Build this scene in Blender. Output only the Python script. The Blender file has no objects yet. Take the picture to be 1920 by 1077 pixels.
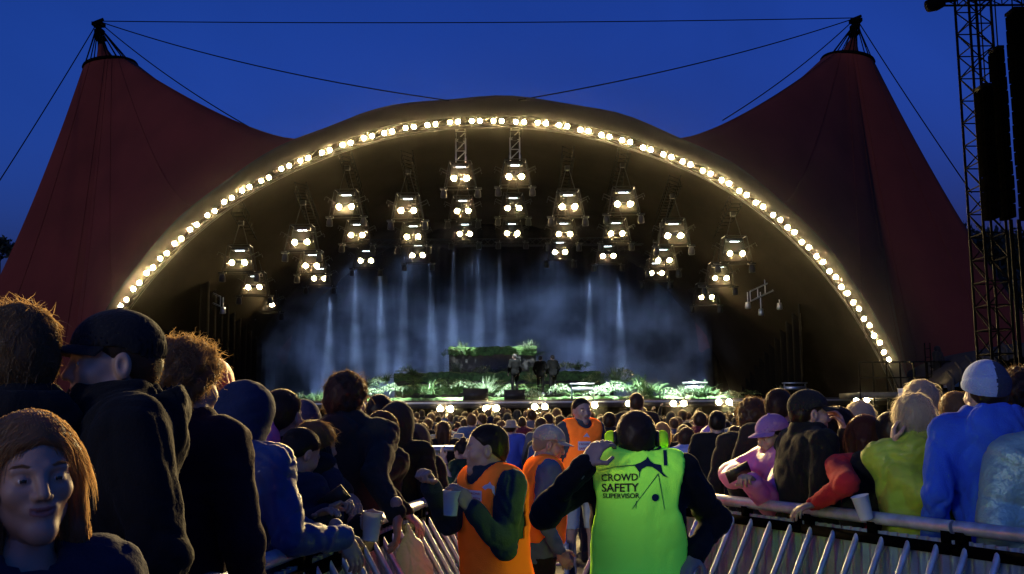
import bpy, math, random
import numpy as np
from mathutils import Vector, Matrix, Euler
random.seed(7)
RNG = np.random.default_rng(7)
R = math.radians
C = bpy.context.scene.collection
SC = bpy.context.scene

# ---------------------------------------------------------------- camera
CAM_Z, PITCH, ROLL, FPX = 1.7, 7.1, -0.45, 1900.0
cd = bpy.data.cameras.new("camera")
cam = bpy.data.objects.new("camera", cd)
C.objects.link(cam)
cd.sensor_width = 36.0
cd.lens = 36.0 * FPX / 1920.0
cd.clip_start, cd.clip_end = 0.05, 2000
CAM_M = Matrix.Translation((0, 0, CAM_Z)) @ Matrix.Rotation(R(90 + PITCH), 4, 'X') @ Matrix.Rotation(R(ROLL), 4, 'Z')
cam.matrix_world = CAM_M
SC.camera = cam
# ---------------------------------------------------------------- sky, dusk light, exposure
w = bpy.data.worlds.new("World")
SC.world = w
w.use_nodes = True
nt = w.node_tree
bg = nt.nodes["Background"]
sky = nt.nodes.new("ShaderNodeTexSky")
sky.sky_type = 'NISHITA'
sky.sun_disc = False
sky.sun_elevation = R(-2.0)
sky.sun_rotation = R(200)
sky.ozone_density = 6.0
sky.air_density = 1.2
hs = nt.nodes.new("ShaderNodeHueSaturation")
hs.inputs["Saturation"].default_value = 0.955
mx = nt.nodes.new("ShaderNodeMix")
mx.data_type = 'RGBA'
mx.blend_type = 'MULTIPLY'
mx.inputs[0].default_value = 1.0
mx.inputs[7].default_value = (0.24, 0.86, 1.05, 1)
nt.links.new(sky.outputs[0], hs.inputs["Color"])
nt.links.new(hs.outputs[0], mx.inputs[6])
cn = nt.nodes.new("ShaderNodeTexNoise")            # faint drifting cloud
cn.inputs["Scale"].default_value, cn.inputs["Detail"].default_value, cn.inputs["Distortion"].default_value = 2.6, 5, 0.6
ctc = nt.nodes.new("ShaderNodeTexCoord")
nt.links.new(ctc.outputs["Generated"], cn.inputs["Vector"])
cm = nt.nodes.new("ShaderNodeMapRange")
cm.inputs[1].default_value, cm.inputs[2].default_value, cm.inputs[3].default_value, cm.inputs[4].default_value = 0.3, 0.7, 0.88, 1.16
nt.links.new(cn.outputs[0], cm.inputs[0])
cv = nt.nodes.new("ShaderNodeVectorMath")
cv.operation = 'SCALE'
nt.links.new(mx.outputs[2], cv.inputs[0])
cz_ = nt.nodes.new("ShaderNodeSeparateXYZ")          # the dusk sky darkens upwards
nt.links.new(ctc.outputs["Generated"], cz_.inputs[0])
ce = nt.nodes.new("ShaderNodeMapRange")
ce.inputs[1].default_value, ce.inputs[2].default_value, ce.inputs[3].default_value, ce.inputs[4].default_value = 0.12, 0.42, 1.35, 0.80
nt.links.new(cz_.outputs[2], ce.inputs[0])
cmul = nt.nodes.new("ShaderNodeMath")
cmul.operation = 'MULTIPLY'
nt.links.new(cm.outputs[0], cmul.inputs[0])
nt.links.new(ce.outputs[0], cmul.inputs[1])
nt.links.new(cmul.outputs[0], cv.inputs["Scale"])
nt.links.new(cv.outputs[0], bg.inputs[0])
bg.inputs[1].default_value = 2.7
sd = bpy.data.lights.new("dusk_sun", 'SUN')
sd.energy = 0.5
sd.angle = R(12)
sd.color = (1.0, 0.95, 0.95)
so = bpy.data.objects.new("dusk_sun", sd)
so.rotation_euler = (R(82), 0, R(-42))
C.objects.link(so)
vs = SC.view_settings
vs.view_transform = 'Standard'
vs.look = 'None'
vs.exposure = 0.0
vs.gamma = 1.0
cy = SC.cycles
cy.use_denoising = True
cy.max_bounces = 5
cy.diffuse_bounces = 2
cy.glossy_bounces = 2
cy.transmission_bounces = 3
cy.transparent_max_bounces = 8
cy.volume_bounces = 0
cy.sample_clamp_indirect = 2.0
cy.sample_clamp_direct = 0.0
cy.caustics_reflective = False
cy.caustics_refractive = False
cy.use_light_tree = True
cy.volume_step_rate = 2.0
cy.volume_max_steps = 128


def ray(px, py):
    v = Vector(((px - 960) / FPX, (538.5 - py) / FPX, -1.0))
    return CAM_M.to_3x3() @ v


def at(px, py, D):
    """Point on the plane Y = D seen at photo pixel px, py."""
    d = ray(px, py)
    t = D / d.y
    return Vector((d.x * t, D, CAM_Z + d.z * t))


def proj(p):
    q = CAM_M.inverted() @ Vector(p)
    return (960 + FPX * q.x / -q.z, 538.5 - FPX * q.y / -q.z)


# ---------------------------------------------------------------- tagging
ORD = ("zeroth first second third fourth fifth sixth seventh eighth ninth tenth eleventh twelfth thirteenth fourteenth fifteenth "
       "sixteenth seventeenth eighteenth nineteenth twentieth twenty-first twenty-second twenty-third twenty-fourth").split()


def tag(o, label=None, cat=None, group=None, kind=None):
    if label: o["label"] = label
    if cat: o["category"] = cat
    if group: o["group"] = group
    if kind: o["kind"] = kind
    return o


def empty(name, loc=(0, 0, 0), rz=0.0):
    o = bpy.data.objects.new(name, None)
    o.empty_display_size = 0.2
    o.location = loc
    o.rotation_euler = (0, 0, rz)
    C.objects.link(o)
    return o


def copy_tree(o, parent=None):
    c = o.copy()
    C.objects.link(c)
    c.parent = parent
    for ch in o.children:
        copy_tree(ch, c)
    return c


def mesh(name, V, F, mats, parent=None, mi=None, smooth=True, loc=None):
    """V (n,3); F list of face arrays (each (m,3) or (m,4)); mats a material or list; mi per-face material index."""
    if not isinstance(F, list): F = [F]
    F = [np.asarray(f, dtype=np.int32) for f in F if len(f)]
    V = np.asarray(V, dtype=np.float32)
    me = bpy.data.meshes.new(name)
    me.vertices.add(len(V))
    me.vertices.foreach_set("co", V.ravel())
    nl = sum(f.size for f in F)
    npol = sum(len(f) for f in F)
    me.loops.add(nl)
    me.polygons.add(npol)
    me.loops.foreach_set("vertex_index", np.concatenate([f.ravel() for f in F]))
    ls, k = [], 0
    for f in F:
        ls.append(np.arange(len(f), dtype=np.int32) * f.shape[1] + k)
        k += f.size
    me.polygons.foreach_set("loop_start", np.concatenate(ls))
    if not isinstance(mats, (list, tuple)): mats = [mats]
    for m in mats: me.materials.append(m)
    if mi is not None: me.polygons.foreach_set("material_index", np.asarray(mi, dtype=np.int32))
    me.update(calc_edges=True)
    me.validate()
    if smooth is True:
        me.polygons.foreach_set("use_smooth", np.ones(len(me.polygons), dtype=bool))
    me.update()
    o = bpy.data.objects.new(name, me)
    C.objects.link(o)
    if parent is not None: o.parent = parent
    if loc is not None: o.location = loc
    return o


class MB:
    """collects boxes, tubes, lathes, sheets; build() links them as one mesh object"""

    def __init__(s):
        s.V, s.F4, s.F3, s.n = [], [], [], 0

    def add(s, V, F):
        V = np.asarray(V, dtype=float).reshape(-1, 3)
        F = np.asarray(F, dtype=np.int32)
        s.V.append(V)
        (s.F4 if F.shape[1] == 4 else s.F3).append(F + s.n)
        s.n += len(V)
        return s

    def box(s, c, d, M=None):
        x, y, z = np.array(d) / 2.0
        V = np.array([(a, b, e) for a in (-x, x) for b in (-y, y) for e in (-z, z)])
        if M is not None: V = V @ np.array(M.to_3x3()).T
        V = V + np.array(c)
        return s.add(V, [(0, 1, 3, 2), (4, 6, 7, 5), (0, 4, 5, 1), (2, 3, 7, 6), (0, 2, 6, 4), (1, 5, 7, 3)])

    def tube(s, pts, r, n=6, caps=True):
        P = np.array([list(p) for p in pts], dtype=float)
        rr = np.full(len(P), r, dtype=float) if np.isscalar(r) else np.array(r, dtype=float)
        T = np.gradient(P, axis=0)
        T /= np.linalg.norm(T, axis=1)[:, None] + 1e-12
        up = np.array((0, 0, 1.0)) if abs(T[0][2]) < 0.9 else np.array((1.0, 0, 0))
        V = []
        for k in range(len(P)):
            a = np.cross(T[k], up)
            a /= np.linalg.norm(a) + 1e-12
            b = np.cross(a, T[k])
            up = b
            for i in range(n):
                t = 2 * math.pi * i / n
                V.append(P[k] + rr[k] * (math.cos(t) * a + math.sin(t) * b))
        F = [(k * n + i, k * n + (i + 1) % n, (k + 1) * n + (i + 1) % n, (k + 1) * n + i) for k in range(len(P) - 1) for i in range(n)]
        base = s.n
        s.add(V, F)
        if caps:
            for k in (0, len(P) - 1):
                q = [P[k]] + [V[k * n + i] for i in range(n)]
                s.add(q, [(0, i + 1, (i + 1) % n + 1) for i in range(n)])
        return s

    def lathe(s, prof, n=16, c=(0, 0, 0), M=None):
        V = [(r * math.cos(2 * math.pi * i / n), r * math.sin(2 * math.pi * i / n), z) for r, z in prof for i in range(n)]
        V = np.array(V)
        if M is not None: V = V @ np.array(M.to_3x3()).T
        V = V + np.array(c)
        F = [(k * n + i, k * n + (i + 1) % n, (k + 1) * n + (i + 1) % n, (k + 1) * n + i) for k in range(len(prof) - 1) for i in range(n)]
        return s.add(V, F)

    def sheet(s, rows):
        """rows: list of equal-length point lists"""
        m = len(rows[0])
        V = [list(p) for r in rows for p in r]
        F = [(a * m + b, a * m + b + 1, (a + 1) * m + b + 1, (a + 1) * m + b) for a in range(len(rows) - 1) for b in range(m - 1)]
        return s.add(V, F)

    def build(s, name, mat, parent=None, smooth=False, loc=None):
        return mesh(name, np.concatenate(s.V), [np.concatenate(f) for f in (s.F4, s.F3) if f], mat, parent, smooth=smooth, loc=loc)


# ---------------------------------------------------------------- materials
def mat(name, col, rough=0.7, metal=0.0, bump=0.0, bscale=40.0, vary=0.0, vscale=6.0, spec=0.5, emit=None, estr=0.0, transl=0.0, sheen=0.0, coat=0.0):
    m = bpy.data.materials.new(name)
    m.use_nodes = True
    n, L = m.node_tree.nodes, m.node_tree.links
    b = n["Principled BSDF"]
    b.inputs["Base Color"].default_value = (*col, 1)
    b.inputs["Roughness"].default_value = rough
    b.inputs["Metallic"].default_value = metal
    b.inputs["Specular IOR Level"].default_value = spec
    b.inputs["Sheen Weight"].default_value = sheen
    b.inputs["Coat Weight"].default_value = coat
    tc = n.new("ShaderNodeTexCoord")
    src = None
    if vary:
        no = n.new("ShaderNodeTexNoise")
        no.inputs["Scale"].default_value = vscale
        no.inputs["Detail"].default_value = 5
        L.new(tc.outputs["Object"], no.inputs["Vector"])
        mr = n.new("ShaderNodeMapRange")
        mr.inputs[1].default_value, mr.inputs[2].default_value = 0.3, 0.7
        mr.inputs[3].default_value, mr.inputs[4].default_value = 1 - vary, 1 + vary
        L.new(no.outputs[0], mr.inputs[0])
        vm = n.new("ShaderNodeVectorMath")
        vm.operation = 'SCALE'
        vm.inputs[0].default_value = col
        L.new(mr.outputs[0], vm.inputs["Scale"])
        L.new(vm.outputs[0], b.inputs["Base Color"])
        src = vm.outputs[0]
    if bump:
        nb = n.new("ShaderNodeTexNoise")
        nb.inputs["Scale"].default_value = bscale
        nb.inputs["Detail"].default_value = 4
        L.new(tc.outputs["Object"], nb.inputs["Vector"])
        bp = n.new("ShaderNodeBump")
        bp.inputs["Strength"].default_value = bump
        bp.inputs["Distance"].default_value = 0.02
        L.new(nb.outputs[0], bp.inputs["Height"])
        L.new(bp.outputs[0], b.inputs["Normal"])
    if emit:
        b.inputs["Emission Color"].default_value = (*emit, 1)
        b.inputs["Emission Strength"].default_value = estr
    if transl:
        t = n.new("ShaderNodeBsdfTranslucent")
        t.inputs[0].default_value = (*col, 1)
        if src is not None: L.new(src, t.inputs[0])
        ms = n.new("ShaderNodeMixShader")
        ms.inputs[0].default_value = transl
        L.new(b.outputs[0], ms.inputs[1])
        L.new(t.outputs[0], ms.inputs[2])
        L.new(ms.outputs[0], n["Material Output"].inputs["Surface"])
    return m


def fluor(name, col):
    """fluorescent textile: its total radiance factor is above one at the dye's peak"""
    m = bpy.data.materials.new(name)
    m.use_nodes = True
    n, L = m.node_tree.nodes, m.node_tree.links
    n.remove(n["Principled BSDF"])
    d = n.new("ShaderNodeBsdfDiffuse")
    tc = n.new("ShaderNodeTexCoord")
    no = n.new("ShaderNodeTexNoise")
    no.inputs["Scale"].default_value = 260
    L.new(tc.outputs["Object"], no.inputs["Vector"])
    bp = n.new("ShaderNodeBump")
    bp.inputs["Strength"].default_value = 0.35
    bp.inputs["Distance"].default_value = 0.01
    L.new(no.outputs[0], bp.inputs["Height"])
    L.new(bp.outputs[0], d.inputs["Normal"])
    rn = n.new("ShaderNodeTexNoise")
    rn.noise_type = 'RIDGED_MULTIFRACTAL'
    rn.inputs["Scale"].default_value, rn.inputs["Detail"].default_value, rn.inputs["Distortion"].default_value = 5.0, 3, 1.0
    L.new(tc.outputs["Object"], rn.inputs["Vector"])
    b2 = n.new("ShaderNodeBump")
    b2.inputs["Strength"].default_value, b2.inputs["Distance"].default_value = 0.5, 0.02
    L.new(rn.outputs[0], b2.inputs["Height"])
    L.new(b2.outputs[0], bp.inputs["Normal"])
    vm = n.new("ShaderNodeVectorMath")
    vm.operation = 'SCALE'
    vm.inputs[0].default_value = col
    vm.inputs["Scale"].default_value = 1.0
    L.new(vm.outputs[0], d.inputs[0])
    L.new(d.outputs[0], n["Material Output"].inputs["Surface"])
    return m


WARM = (1.0, 0.70, 0.29)
M_lamp = mat("lamp_glass", (1, 1, 1), emit=WARM, estr=9000.0)
M_lamp_rig = mat("rig_lamp_glass", (1, 1, 1), emit=WARM, estr=1500.0)
M_lamp_front = mat("front_lamp_glass", (1, 1, 1), emit=(1.0, 0.74, 0.34), estr=2600.0)
M_wash = mat("wash_lens", (1, 1, 1), emit=(0.72, 0.86, 1.0), estr=4.0)
M_blue_lens = mat("blue_lens", (1, 1, 1), emit=(0.35, 0.5, 1.0), estr=9.0)
M_black = mat("black_metal", (0.02, 0.02, 0.02), 0.5, 0.3)
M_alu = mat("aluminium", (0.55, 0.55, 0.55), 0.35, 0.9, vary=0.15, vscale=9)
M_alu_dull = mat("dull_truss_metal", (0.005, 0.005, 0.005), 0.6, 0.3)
M_frame = mat("pod_frame_metal", (0.014, 0.014, 0.014), 0.3, 0.8)
M_galv = mat("galvanised_steel", (0.44, 0.49, 0.58), 0.36, 0.45, bump=0.1, vary=0.3, vscale=14)
M_panel = mat("barrier_panel", (0.20, 0.25, 0.37), 0.5, 0.25, bump=0.15, bscale=90, vary=0.35, vscale=7)
M_steel = mat("dark_steel", (0.0016, 0.0016, 0.0018), 0.9, spec=0.02)
M_speaker = mat("speaker_grille", (0.0004, 0.0004, 0.00045), 1.0, spec=0.0)
M_canvas = mat("orange_red_canvas", (0.12, 0.020, 0.013), 0.9, spec=0.15, bump=0.08, bscale=3, vary=0.16, vscale=0.5)
M_seam = mat("canvas_seam", (0.07, 0.012, 0.009), 0.9, spec=0.1)
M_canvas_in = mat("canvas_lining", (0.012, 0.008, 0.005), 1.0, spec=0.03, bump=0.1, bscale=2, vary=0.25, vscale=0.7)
M_rim = mat("canvas_hem", (0.042, 0.036, 0.031), 0.9, spec=0.1, bump=0.1, bscale=4, vary=0.15, vscale=1.0)
M_drape = mat("black_drape", (0.0022, 0.0022, 0.0025), 1.0, spec=0.03, bump=0.4, bscale=3)
M_deck = mat("stage_deck", (0.03, 0.03, 0.03), 0.6, vary=0.3)
M_edge = mat("deck_edge_strip", (0.55, 0.56, 0.58), 0.4, 0.5)
M_turf = mat("turf", (0.05, 0.11, 0.025), 0.9, bump=1.0, bscale=30, vary=0.6, vscale=7)
M_leaf = mat("fern_leaf", (0.09, 0.17, 0.06), 0.6, vary=0.45, vscale=4, transl=0.35)
M_leaf2 = mat("pale_leaf", (0.17, 0.24, 0.13), 0.6, vary=0.4, vscale=5, transl=0.35)
M_tree = mat("tree_leaf", (0.018, 0.028, 0.012), 0.7, vary=0.4, vscale=1.0, transl=0.2)
M_bark = mat("bark", (0.08, 0.06, 0.045), 0.9, bump=0.5)
M_white = mat("white_plastic", (0.8, 0.8, 0.8), 0.4, transl=0.25)
M_skin = mat("skin", (0.42, 0.26, 0.19), 0.5, vary=0.08, vscale=30, bump=0.05, bscale=300)
M_lip = mat("lip_skin", (0.32, 0.13, 0.11), 0.45)
M_eye = mat("eye_white", (0.6, 0.58, 0.55), 0.15)
M_iris = mat("iris", (0.03, 0.025, 0.02), 0.1)
# ---------------------------------------------------------------- ground
def gz(y):
    """height of the field: a shallow bowl in front of the stage"""
    return float(np.interp(y, [9.5, 13.0, 33.0, 40.0], [0.0, -0.28, -0.02, 0.0]))


m = bpy.data.materials.new("asphalt")
m.use_nodes = True
n, L = m.node_tree.nodes, m.node_tree.links
b = n["Principled BSDF"]
tc = n.new("ShaderNodeTexCoord")
n1, n2 = n.new("ShaderNodeTexNoise"), n.new("ShaderNodeTexNoise")
n1.inputs["Scale"].default_value, n2.inputs["Scale"].default_value = 0.9, 90
n1.inputs["Detail"].default_value = n2.inputs["Detail"].default_value = 6
cr = n.new("ShaderNodeValToRGB")
cr.color_ramp.elements[0].color, cr.color_ramp.elements[0].position = (0.035, 0.035, 0.037, 1), 0.35
cr.color_ramp.elements[1].color, cr.color_ramp.elements[1].position = (0.085, 0.085, 0.085, 1), 0.7
for q in (n1, n2): L.new(tc.outputs["Object"], q.inputs["Vector"])
L.new(n1.outputs[0], cr.inputs[0])
L.new(cr.outputs[0], b.inputs["Base Color"])
bp = n.new("ShaderNodeBump")
bp.inputs["Strength"].default_value, bp.inputs["Distance"].default_value = 0.5, 0.01
L.new(n2.outputs[0], bp.inputs["Height"])
L.new(bp.outputs[0], b.inputs["Normal"])
b.inputs["Roughness"].default_value = 0.55
M_asphalt = m
ys = [-150, -20, 0, 4, 8, 9.5, 10.5, 11.5, 13, 16, 20, 26, 33, 36, 40, 60, 100, 150]
ro = [[(x, y, gz(y)) for x in (-150, -40, -12, -4, 0, 4, 12, 40, 150)] for y in ys]
tag(MB().sheet(ro).build("ground", M_asphalt), kind="structure")

# ---------------------------------------------------------------- the arch line (photo pixels of the lamps) in the plane of the arch
LAMPS = [(232, 568), (256, 536), (281, 507), (307, 480), (334, 452), (363, 426), (396, 400), (428, 375), (461, 354), (497, 336), (535, 314),
         (571, 299), (611, 284), (650, 270), (690, 257), (728, 248), (768, 239), (809, 234), (851, 229), (892, 227), (933, 227), (975, 229),
         (1016, 231), (1056, 236), (1096, 245), (1135, 255), (1174, 265), (1213, 279), (1251, 292), (1287, 306), (1325, 323), (1360, 341),
         (1393, 362), (1424, 384), (1456, 408), (1483, 431), (1510, 459), (1537, 486), (1561, 514), (1583, 544), (1605, 573), (1625, 604),
         (1644, 636), (1662, 667)]
YA = 37.0
arch_px = [(150, 745), (160, 712), (173, 680), (190, 644), (210, 604)] + LAMPS + [(1679, 702), (1694, 742)]
A = np.array([list(at(x, y, YA)) for x, y in arch_px])
A = np.vstack([[A[0][0] - 0.6, YA, 0.0], A, [A[-1][0] + 0.6, YA, 0.0]])
for _ in range(3):                                  # smooth the measured points into one fair curve
    A[2:-2] = 0.25 * A[1:-3] + 0.5 * A[2:-2] + 0.25 * A[3:-1]
S = np.concatenate([[0], np.cumsum(np.linalg.norm(np.diff(A, axis=0), axis=1))])


def arch(s):
    return np.array([np.interp(s, S, A[:, i]) for i in range(3)])


cx, cz = 0.5 * (A[0, 0] + A[-1, 0]), 2.0
SS = np.linspace(0, S[-1], 72)
LINE = np.array([arch(s) for s in SS])
TAN = np.gradient(LINE, axis=0)
TAN /= np.linalg.norm(TAN, axis=1)[:, None]
OUT = np.stack([-TAN[:, 2], np.zeros(72), TAN[:, 0]], 1)
hgt = np.clip((LINE[:, 2] - 1.0) / 11.0, 0, 1)
EDGE = LINE + OUT * (0.20 + 0.64 * hgt ** 2.0)[:, None]
EDGE[:, 1] = YA - 0.4
wob = 0.05 * np.sin(np.arange(72) * 0.9) * hgt
EDGE += OUT * wob[:, None]

# ---------------------------------------------------------------- the big tent: two peaks and an arched mouth
tent = empty("stage_tent", (0, 46, 0))
tag(tent, "huge orange red stage tent with two pointed peaks and a lamp-lit arched mouth", "tent")


def to_tent(o):
    o.parent = tent
    o.matrix_parent_inverse = Matrix.Translation((0, -46, 0))
    return o


def peak(ring_px, ring_D, ring_r, loop, k, tilt):
    """canvas from a high ring, sagging to the closed boundary loop"""
    c = at(*ring_px, ring_D)
    loop = np.array(loop)
    nb = len(loop)
    ang = np.arctan2(loop[:, 1] - c.y, loop[:, 0] - c.x)
    ring = np.stack([c.x + ring_r * np.cos(ang), c.y + ring_r * np.sin(ang), c.z + tilt * np.cos(ang)], 1)
    kk = k - (k - 1.2) * np.clip((loop[:, 2] - 7.0) / 4.0, 0, 1)
    rows = []
    for s in np.linspace(0, 1, 26) ** 1.3:
        P = ring * (1 - s) + loop * s
        P[:, 2] = loop[:, 2] + (ring[:, 2] - loop[:, 2]) * (1 - s) ** kk
        rows.append(P)
    return c, ring, rows


apex = int(np.argmax(EDGE[:, 2]))


def dens(P, n):
    P = np.array(P, dtype=float)
    s = np.concatenate([[0], np.cumsum(np.linalg.norm(np.diff(P, axis=0), axis=1))])
    t = np.linspace(0, s[-1], n)
    return np.stack([np.interp(t, s, P[:, i]) for i in range(3)], 1)


mid = EDGE[apex]
sides, sad = [], []
for side in (-1, 1):
    if side < 0:
        ring_px, gx, k, tilt, sp = (207, 125), -27.3, 1.62, 0.17, (545, 266)
    else:
        ring_px, gx, k, tilt, sp = (1589, 115), 27.5, 1.5, -0.17, (1276, 259)
    js = int(np.argmin(np.linalg.norm(EDGE - np.array(at(*sp, YA - 0.4)), axis=1)))
    sad.append(js)
    edge = EDGE[:js + 1] if side < 0 else EDGE[js:][::-1]
    q = EDGE[js]
    back = dens([q, (q[0], 39, q[2] - 0.02), (q[0], 44, q[2] - 0.05), (q[0], 52, q[2] - 0.1), (q[0], 58, q[2] - 0.2), (q[0], 61, 0)], 20)[1:]
    g = dens([(q[0], 61, 0), (side * 14, 62, 0), (side * 26, 58, 0), (gx - side * 0.3, 51, 0), (gx, 45, 0), (gx - side * 1.8, 40, 0), (edge[0][0], YA - 0.4, 0)], 60)[1:]
    loop = np.vstack([edge, back, g])
    c, ring, rows = peak(ring_px, 46.0, 1.15, loop, k, tilt)
    to_tent(MB().sheet(rows).build("canvas", M_canvas, smooth=True))
    sides.append((c, ring))
    sm_b = MB()
    for q_ in range(3, len(loop), 7):
        sm_b.tube([r_[q_] + np.array((0, -0.012, 0.004)) for r_ in rows], 0.010, 4, False)
    to_tent(sm_b.build("seam", M_canvas))
    to_tent(MB().tube(np.vstack([ring, ring[:1]]), 0.09, 6, False).build("ring", M_steel))
E_ = EDGE[sad[0]:sad[1] + 1]
rows = []
for t in np.linspace(0, 1, 12):
    P = E_.copy()
    P[:, 1] += t * 25
    P[:, 2] = E_[:, 2] + 0.03 * (t > 0) - 0.02 * t - 0.6 * t * t
    P[:, 0] = mid[0] + (P[:, 0] - mid[0]) * (1 - 0.35 * t)
    rows.append(P)
to_tent(MB().sheet(rows).build("crown_canvas", M_canvas, smooth=True))

# interior vault from the hem back to the rear wall
rows = []
for t in np.linspace(0, 1, 10):
    P = EDGE.copy()
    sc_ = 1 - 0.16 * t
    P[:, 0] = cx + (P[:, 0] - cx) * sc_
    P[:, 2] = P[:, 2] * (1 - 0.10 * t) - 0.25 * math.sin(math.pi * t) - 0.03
    P[:, 1] = YA - 0.4 + t * 19.5
    rows.append(P)
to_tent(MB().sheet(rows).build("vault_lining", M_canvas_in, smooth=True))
hem = MB()
hem.sheet([EDGE + OUT * 0.0 + [0, -0.03, 0], EDGE - OUT * 0.14 + [0, -0.05, 0], EDGE - OUT * 0.40 * hgt[:, None] - OUT * 0.15 + [0, 0.5, 0]])
to_tent(hem.build("hem", M_rim, smooth=True))
truss = MB()
for dy, do in ((0.15, 0.0), (0.65, 0.0), (0.4, 0.38)):
    truss.tube(LINE + OUT * (do - 0.02) + [0, dy, 0], 0.035, 6, False)
for i in range(0, 71):
    a0, a1 = LINE[i] + [0, 0.15, 0], LINE[i + 1] + OUT[i + 1] * 0.36 + [0, 0.4, 0]
    truss.tube([a0, a1], 0.018, 4, False)
    truss.tube([a0, LINE[i + 1] + [0, 0.65, 0]], 0.018, 4, False)
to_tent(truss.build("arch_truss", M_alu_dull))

masts = []
for side, (c, ring), top_px, cone in ((-1, sides[0], (184, 40), ((190, 84), (205, 122))), (1, sides[1], (1605, 34), ((1600, 72), (1588, 112)))):
    top = at(*top_px, 46.4)
    base = Vector((c.x, 46.4, 0))
    ms = empty("tent_mast", (base.x, 46.4, 0))
    tag(ms, ("left" if side < 0 else "right") + " steel mast carrying the " + ("left" if side < 0 else "right") + " tent peak, tip bare above a red cone", "mast", "masts of the stage tent")
    o = MB().tube([base, Vector(at(*cone[0], 46.4)), top], [0.35, 0.16, 0.1], 10).build("pole", M_steel)
    cp = at(*cone[0], 46.2)
    cb = at(*cone[1], 46.0)
    co = MB()
    lo_ = [np.array([cb.x + 0.62 * math.cos(t), cb.y + 0.62 * math.sin(t), cb.z - 0.02 - side * 0.1 * math.cos(t)]) for t in np.linspace(0, 2 * math.pi, 17)]
    hi_ = [np.array([cp.x + 0.13 * math.cos(t), cp.y + 0.13 * math.sin(t), cp.z]) for t in np.linspace(0, 2 * math.pi, 17)]
    mi_ = [0.56 * a + 0.44 * b_ - np.array([0, 0, 0.12]) for a, b_ in zip(hi_, lo_)]
    co.sheet([lo_, mi_, hi_])
    o2 = co.build("cone", M_canvas, smooth=True)
    he = MB()
    for q, r_ in ((0.25, 0.22), (0.55, 0.2), (0.85, 0.26)):
        p = Vector(at(*cone[0], 46.4)).lerp(top, q)
        he.box(p, (2 * r_, 2 * r_ * 0.8, 0.16))
    he.tube([top - Vector((0.25, 0, 0.1)), top + Vector((0.25, 0, 0.1))], 0.07, 6)
    o3 = he.build("mast_head", M_steel)
    st = MB()
    for q in range(12):
        st.tube([top - Vector((0, 0, 0.2)), ring[(q * len(ring)) // 12]], 0.028, 4, False)
    o4 = st.build("stay", M_steel)
    for o in (o, o2, o3, o4):
        o.parent = ms
        o.matrix_parent_inverse = Matrix.Translation((-base.x, -46.4, 0))
    masts.append(top)


def cable(name, a, b, sag, label, r=0.025):
    t = np.linspace(0, 1, 24)[:, None]
    P = np.array(a) * (1 - t) + np.array(b) * t
    P[:, 2] -= sag * 4 * (t * (1 - t))[:, 0]
    o = MB().tube(P, r, 5).build(name, M_steel)
    tag(o, label, "cable", "steel cables of the stage tent")


TL, TR = masts
cable("cable", TL, TR, 0.15, "long level cable strung across the sky between both mast tips")
cable("cable", TL, at(842, 189, 36.4), 0.38, "thin cable sagging from left mast tip to the crown of the arch")
cable("cable", TR, at(972, 188, 36.4), 0.3, "thin cable sagging from right mast tip to the crown of the arch")
cable("cable", TL, at(470, 240, 38.6), 0.25, "short thin cable from left mast tip down to the left saddle of the canvas")
cable("cable", TR, at(1355, 226, 38.6), 0.25, "short thin cable from right mast tip down to the right saddle of the canvas")
cable("cable", TL, at(-120, 520, 38), 0.2, "guy cable running from left mast tip out of the frame's left side")
cable("cable", TL, at(118, 240, 46), 0.15, "short guy cable hugging the outer slope of the left tent peak")
cable("cable", TR, at(1822, 362, 40), 0.1, "guy cable running from right mast tip down to the truss tower")
cable("cable", TR, at(1672, 226, 46), 0.1, "short guy cable hugging the outer slope of the right tent peak")

# ---------------------------------------------------------------- lamps
def dome(r, n=8, c=(0, 0, 0)):
    """shallow lens bulging towards -Y"""
    V = [(0, -0.25 * r, 0)] + [(r * 0.7 * math.cos(t), -0.18 * r, r * 0.7 * math.sin(t)) for t in np.linspace(0, 2 * math.pi, n, endpoint=False)] + \
        [(r * math.cos(t), 0, r * math.sin(t)) for t in np.linspace(0, 2 * math.pi, n, endpoint=False)]
    V = np.array(V) + np.array(c)
    F3 = [(0, 1 + i, 1 + (i + 1) % n) for i in range(n)]
    F4 = [(1 + i, 1 + n + i, 1 + n + (i + 1) % n, 1 + (i + 1) % n) for i in range(n)]
    return V, [np.array(F4), np.array(F3)]


def lens(name, r, c, mt, parent):
    V, F = dome(r, 8, c)
    return mesh(name, V, F, mt, parent)


def can(mb, r, c, depth):
    """housing behind a lens"""
    Mx = Matrix.Rotation(R(90), 3, 'X')
    mb.lathe([(0.0, -depth), (r * 0.75, -depth), (r * 1.12, -depth * 0.4), (r * 1.16, 0.13), (r * 1.06, 0.13), (r * 1.0, -0.02)], 10, c, Mx.to_4x4())


proto = empty("twin_lamp")
hb = MB()
for s_ in (-0.155, 0.155): can(hb, 0.072, (s_, 0, 0), 0.2)
hb.box((0, 0.13, 0), (0.46, 0.05, 0.1))
hb.box((0, 0.19, 0.06), (0.06, 0.1, 0.16))
hb.build("housing", M_black, proto)
for s_ in (-0.155, 0.155): lens("lens", 0.070, (s_, 0, 0), M_lamp, proto)
NL = len(LAMPS)
for i, (x, y) in enumerate(LAMPS):
    o = proto if i == 0 else copy_tree(proto)
    p = at(x, y, YA - 0.12)
    j = int(np.argmin(np.linalg.norm(LINE - np.array(p), axis=1)))
    a = math.atan2(TAN[j][2], TAN[j][0])
    o.location = p
    o.rotation_euler = (R(18), -a * 0.85, 0)
    nth = i + 1 if i < NL // 2 else NL - i
    tag(o, "bright warm lamp pair on the arch, %s up from its %s foot" % (ORD[nth], "left" if i < NL // 2 else "right"), "lamp", "paired lamps along the arch")

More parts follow.
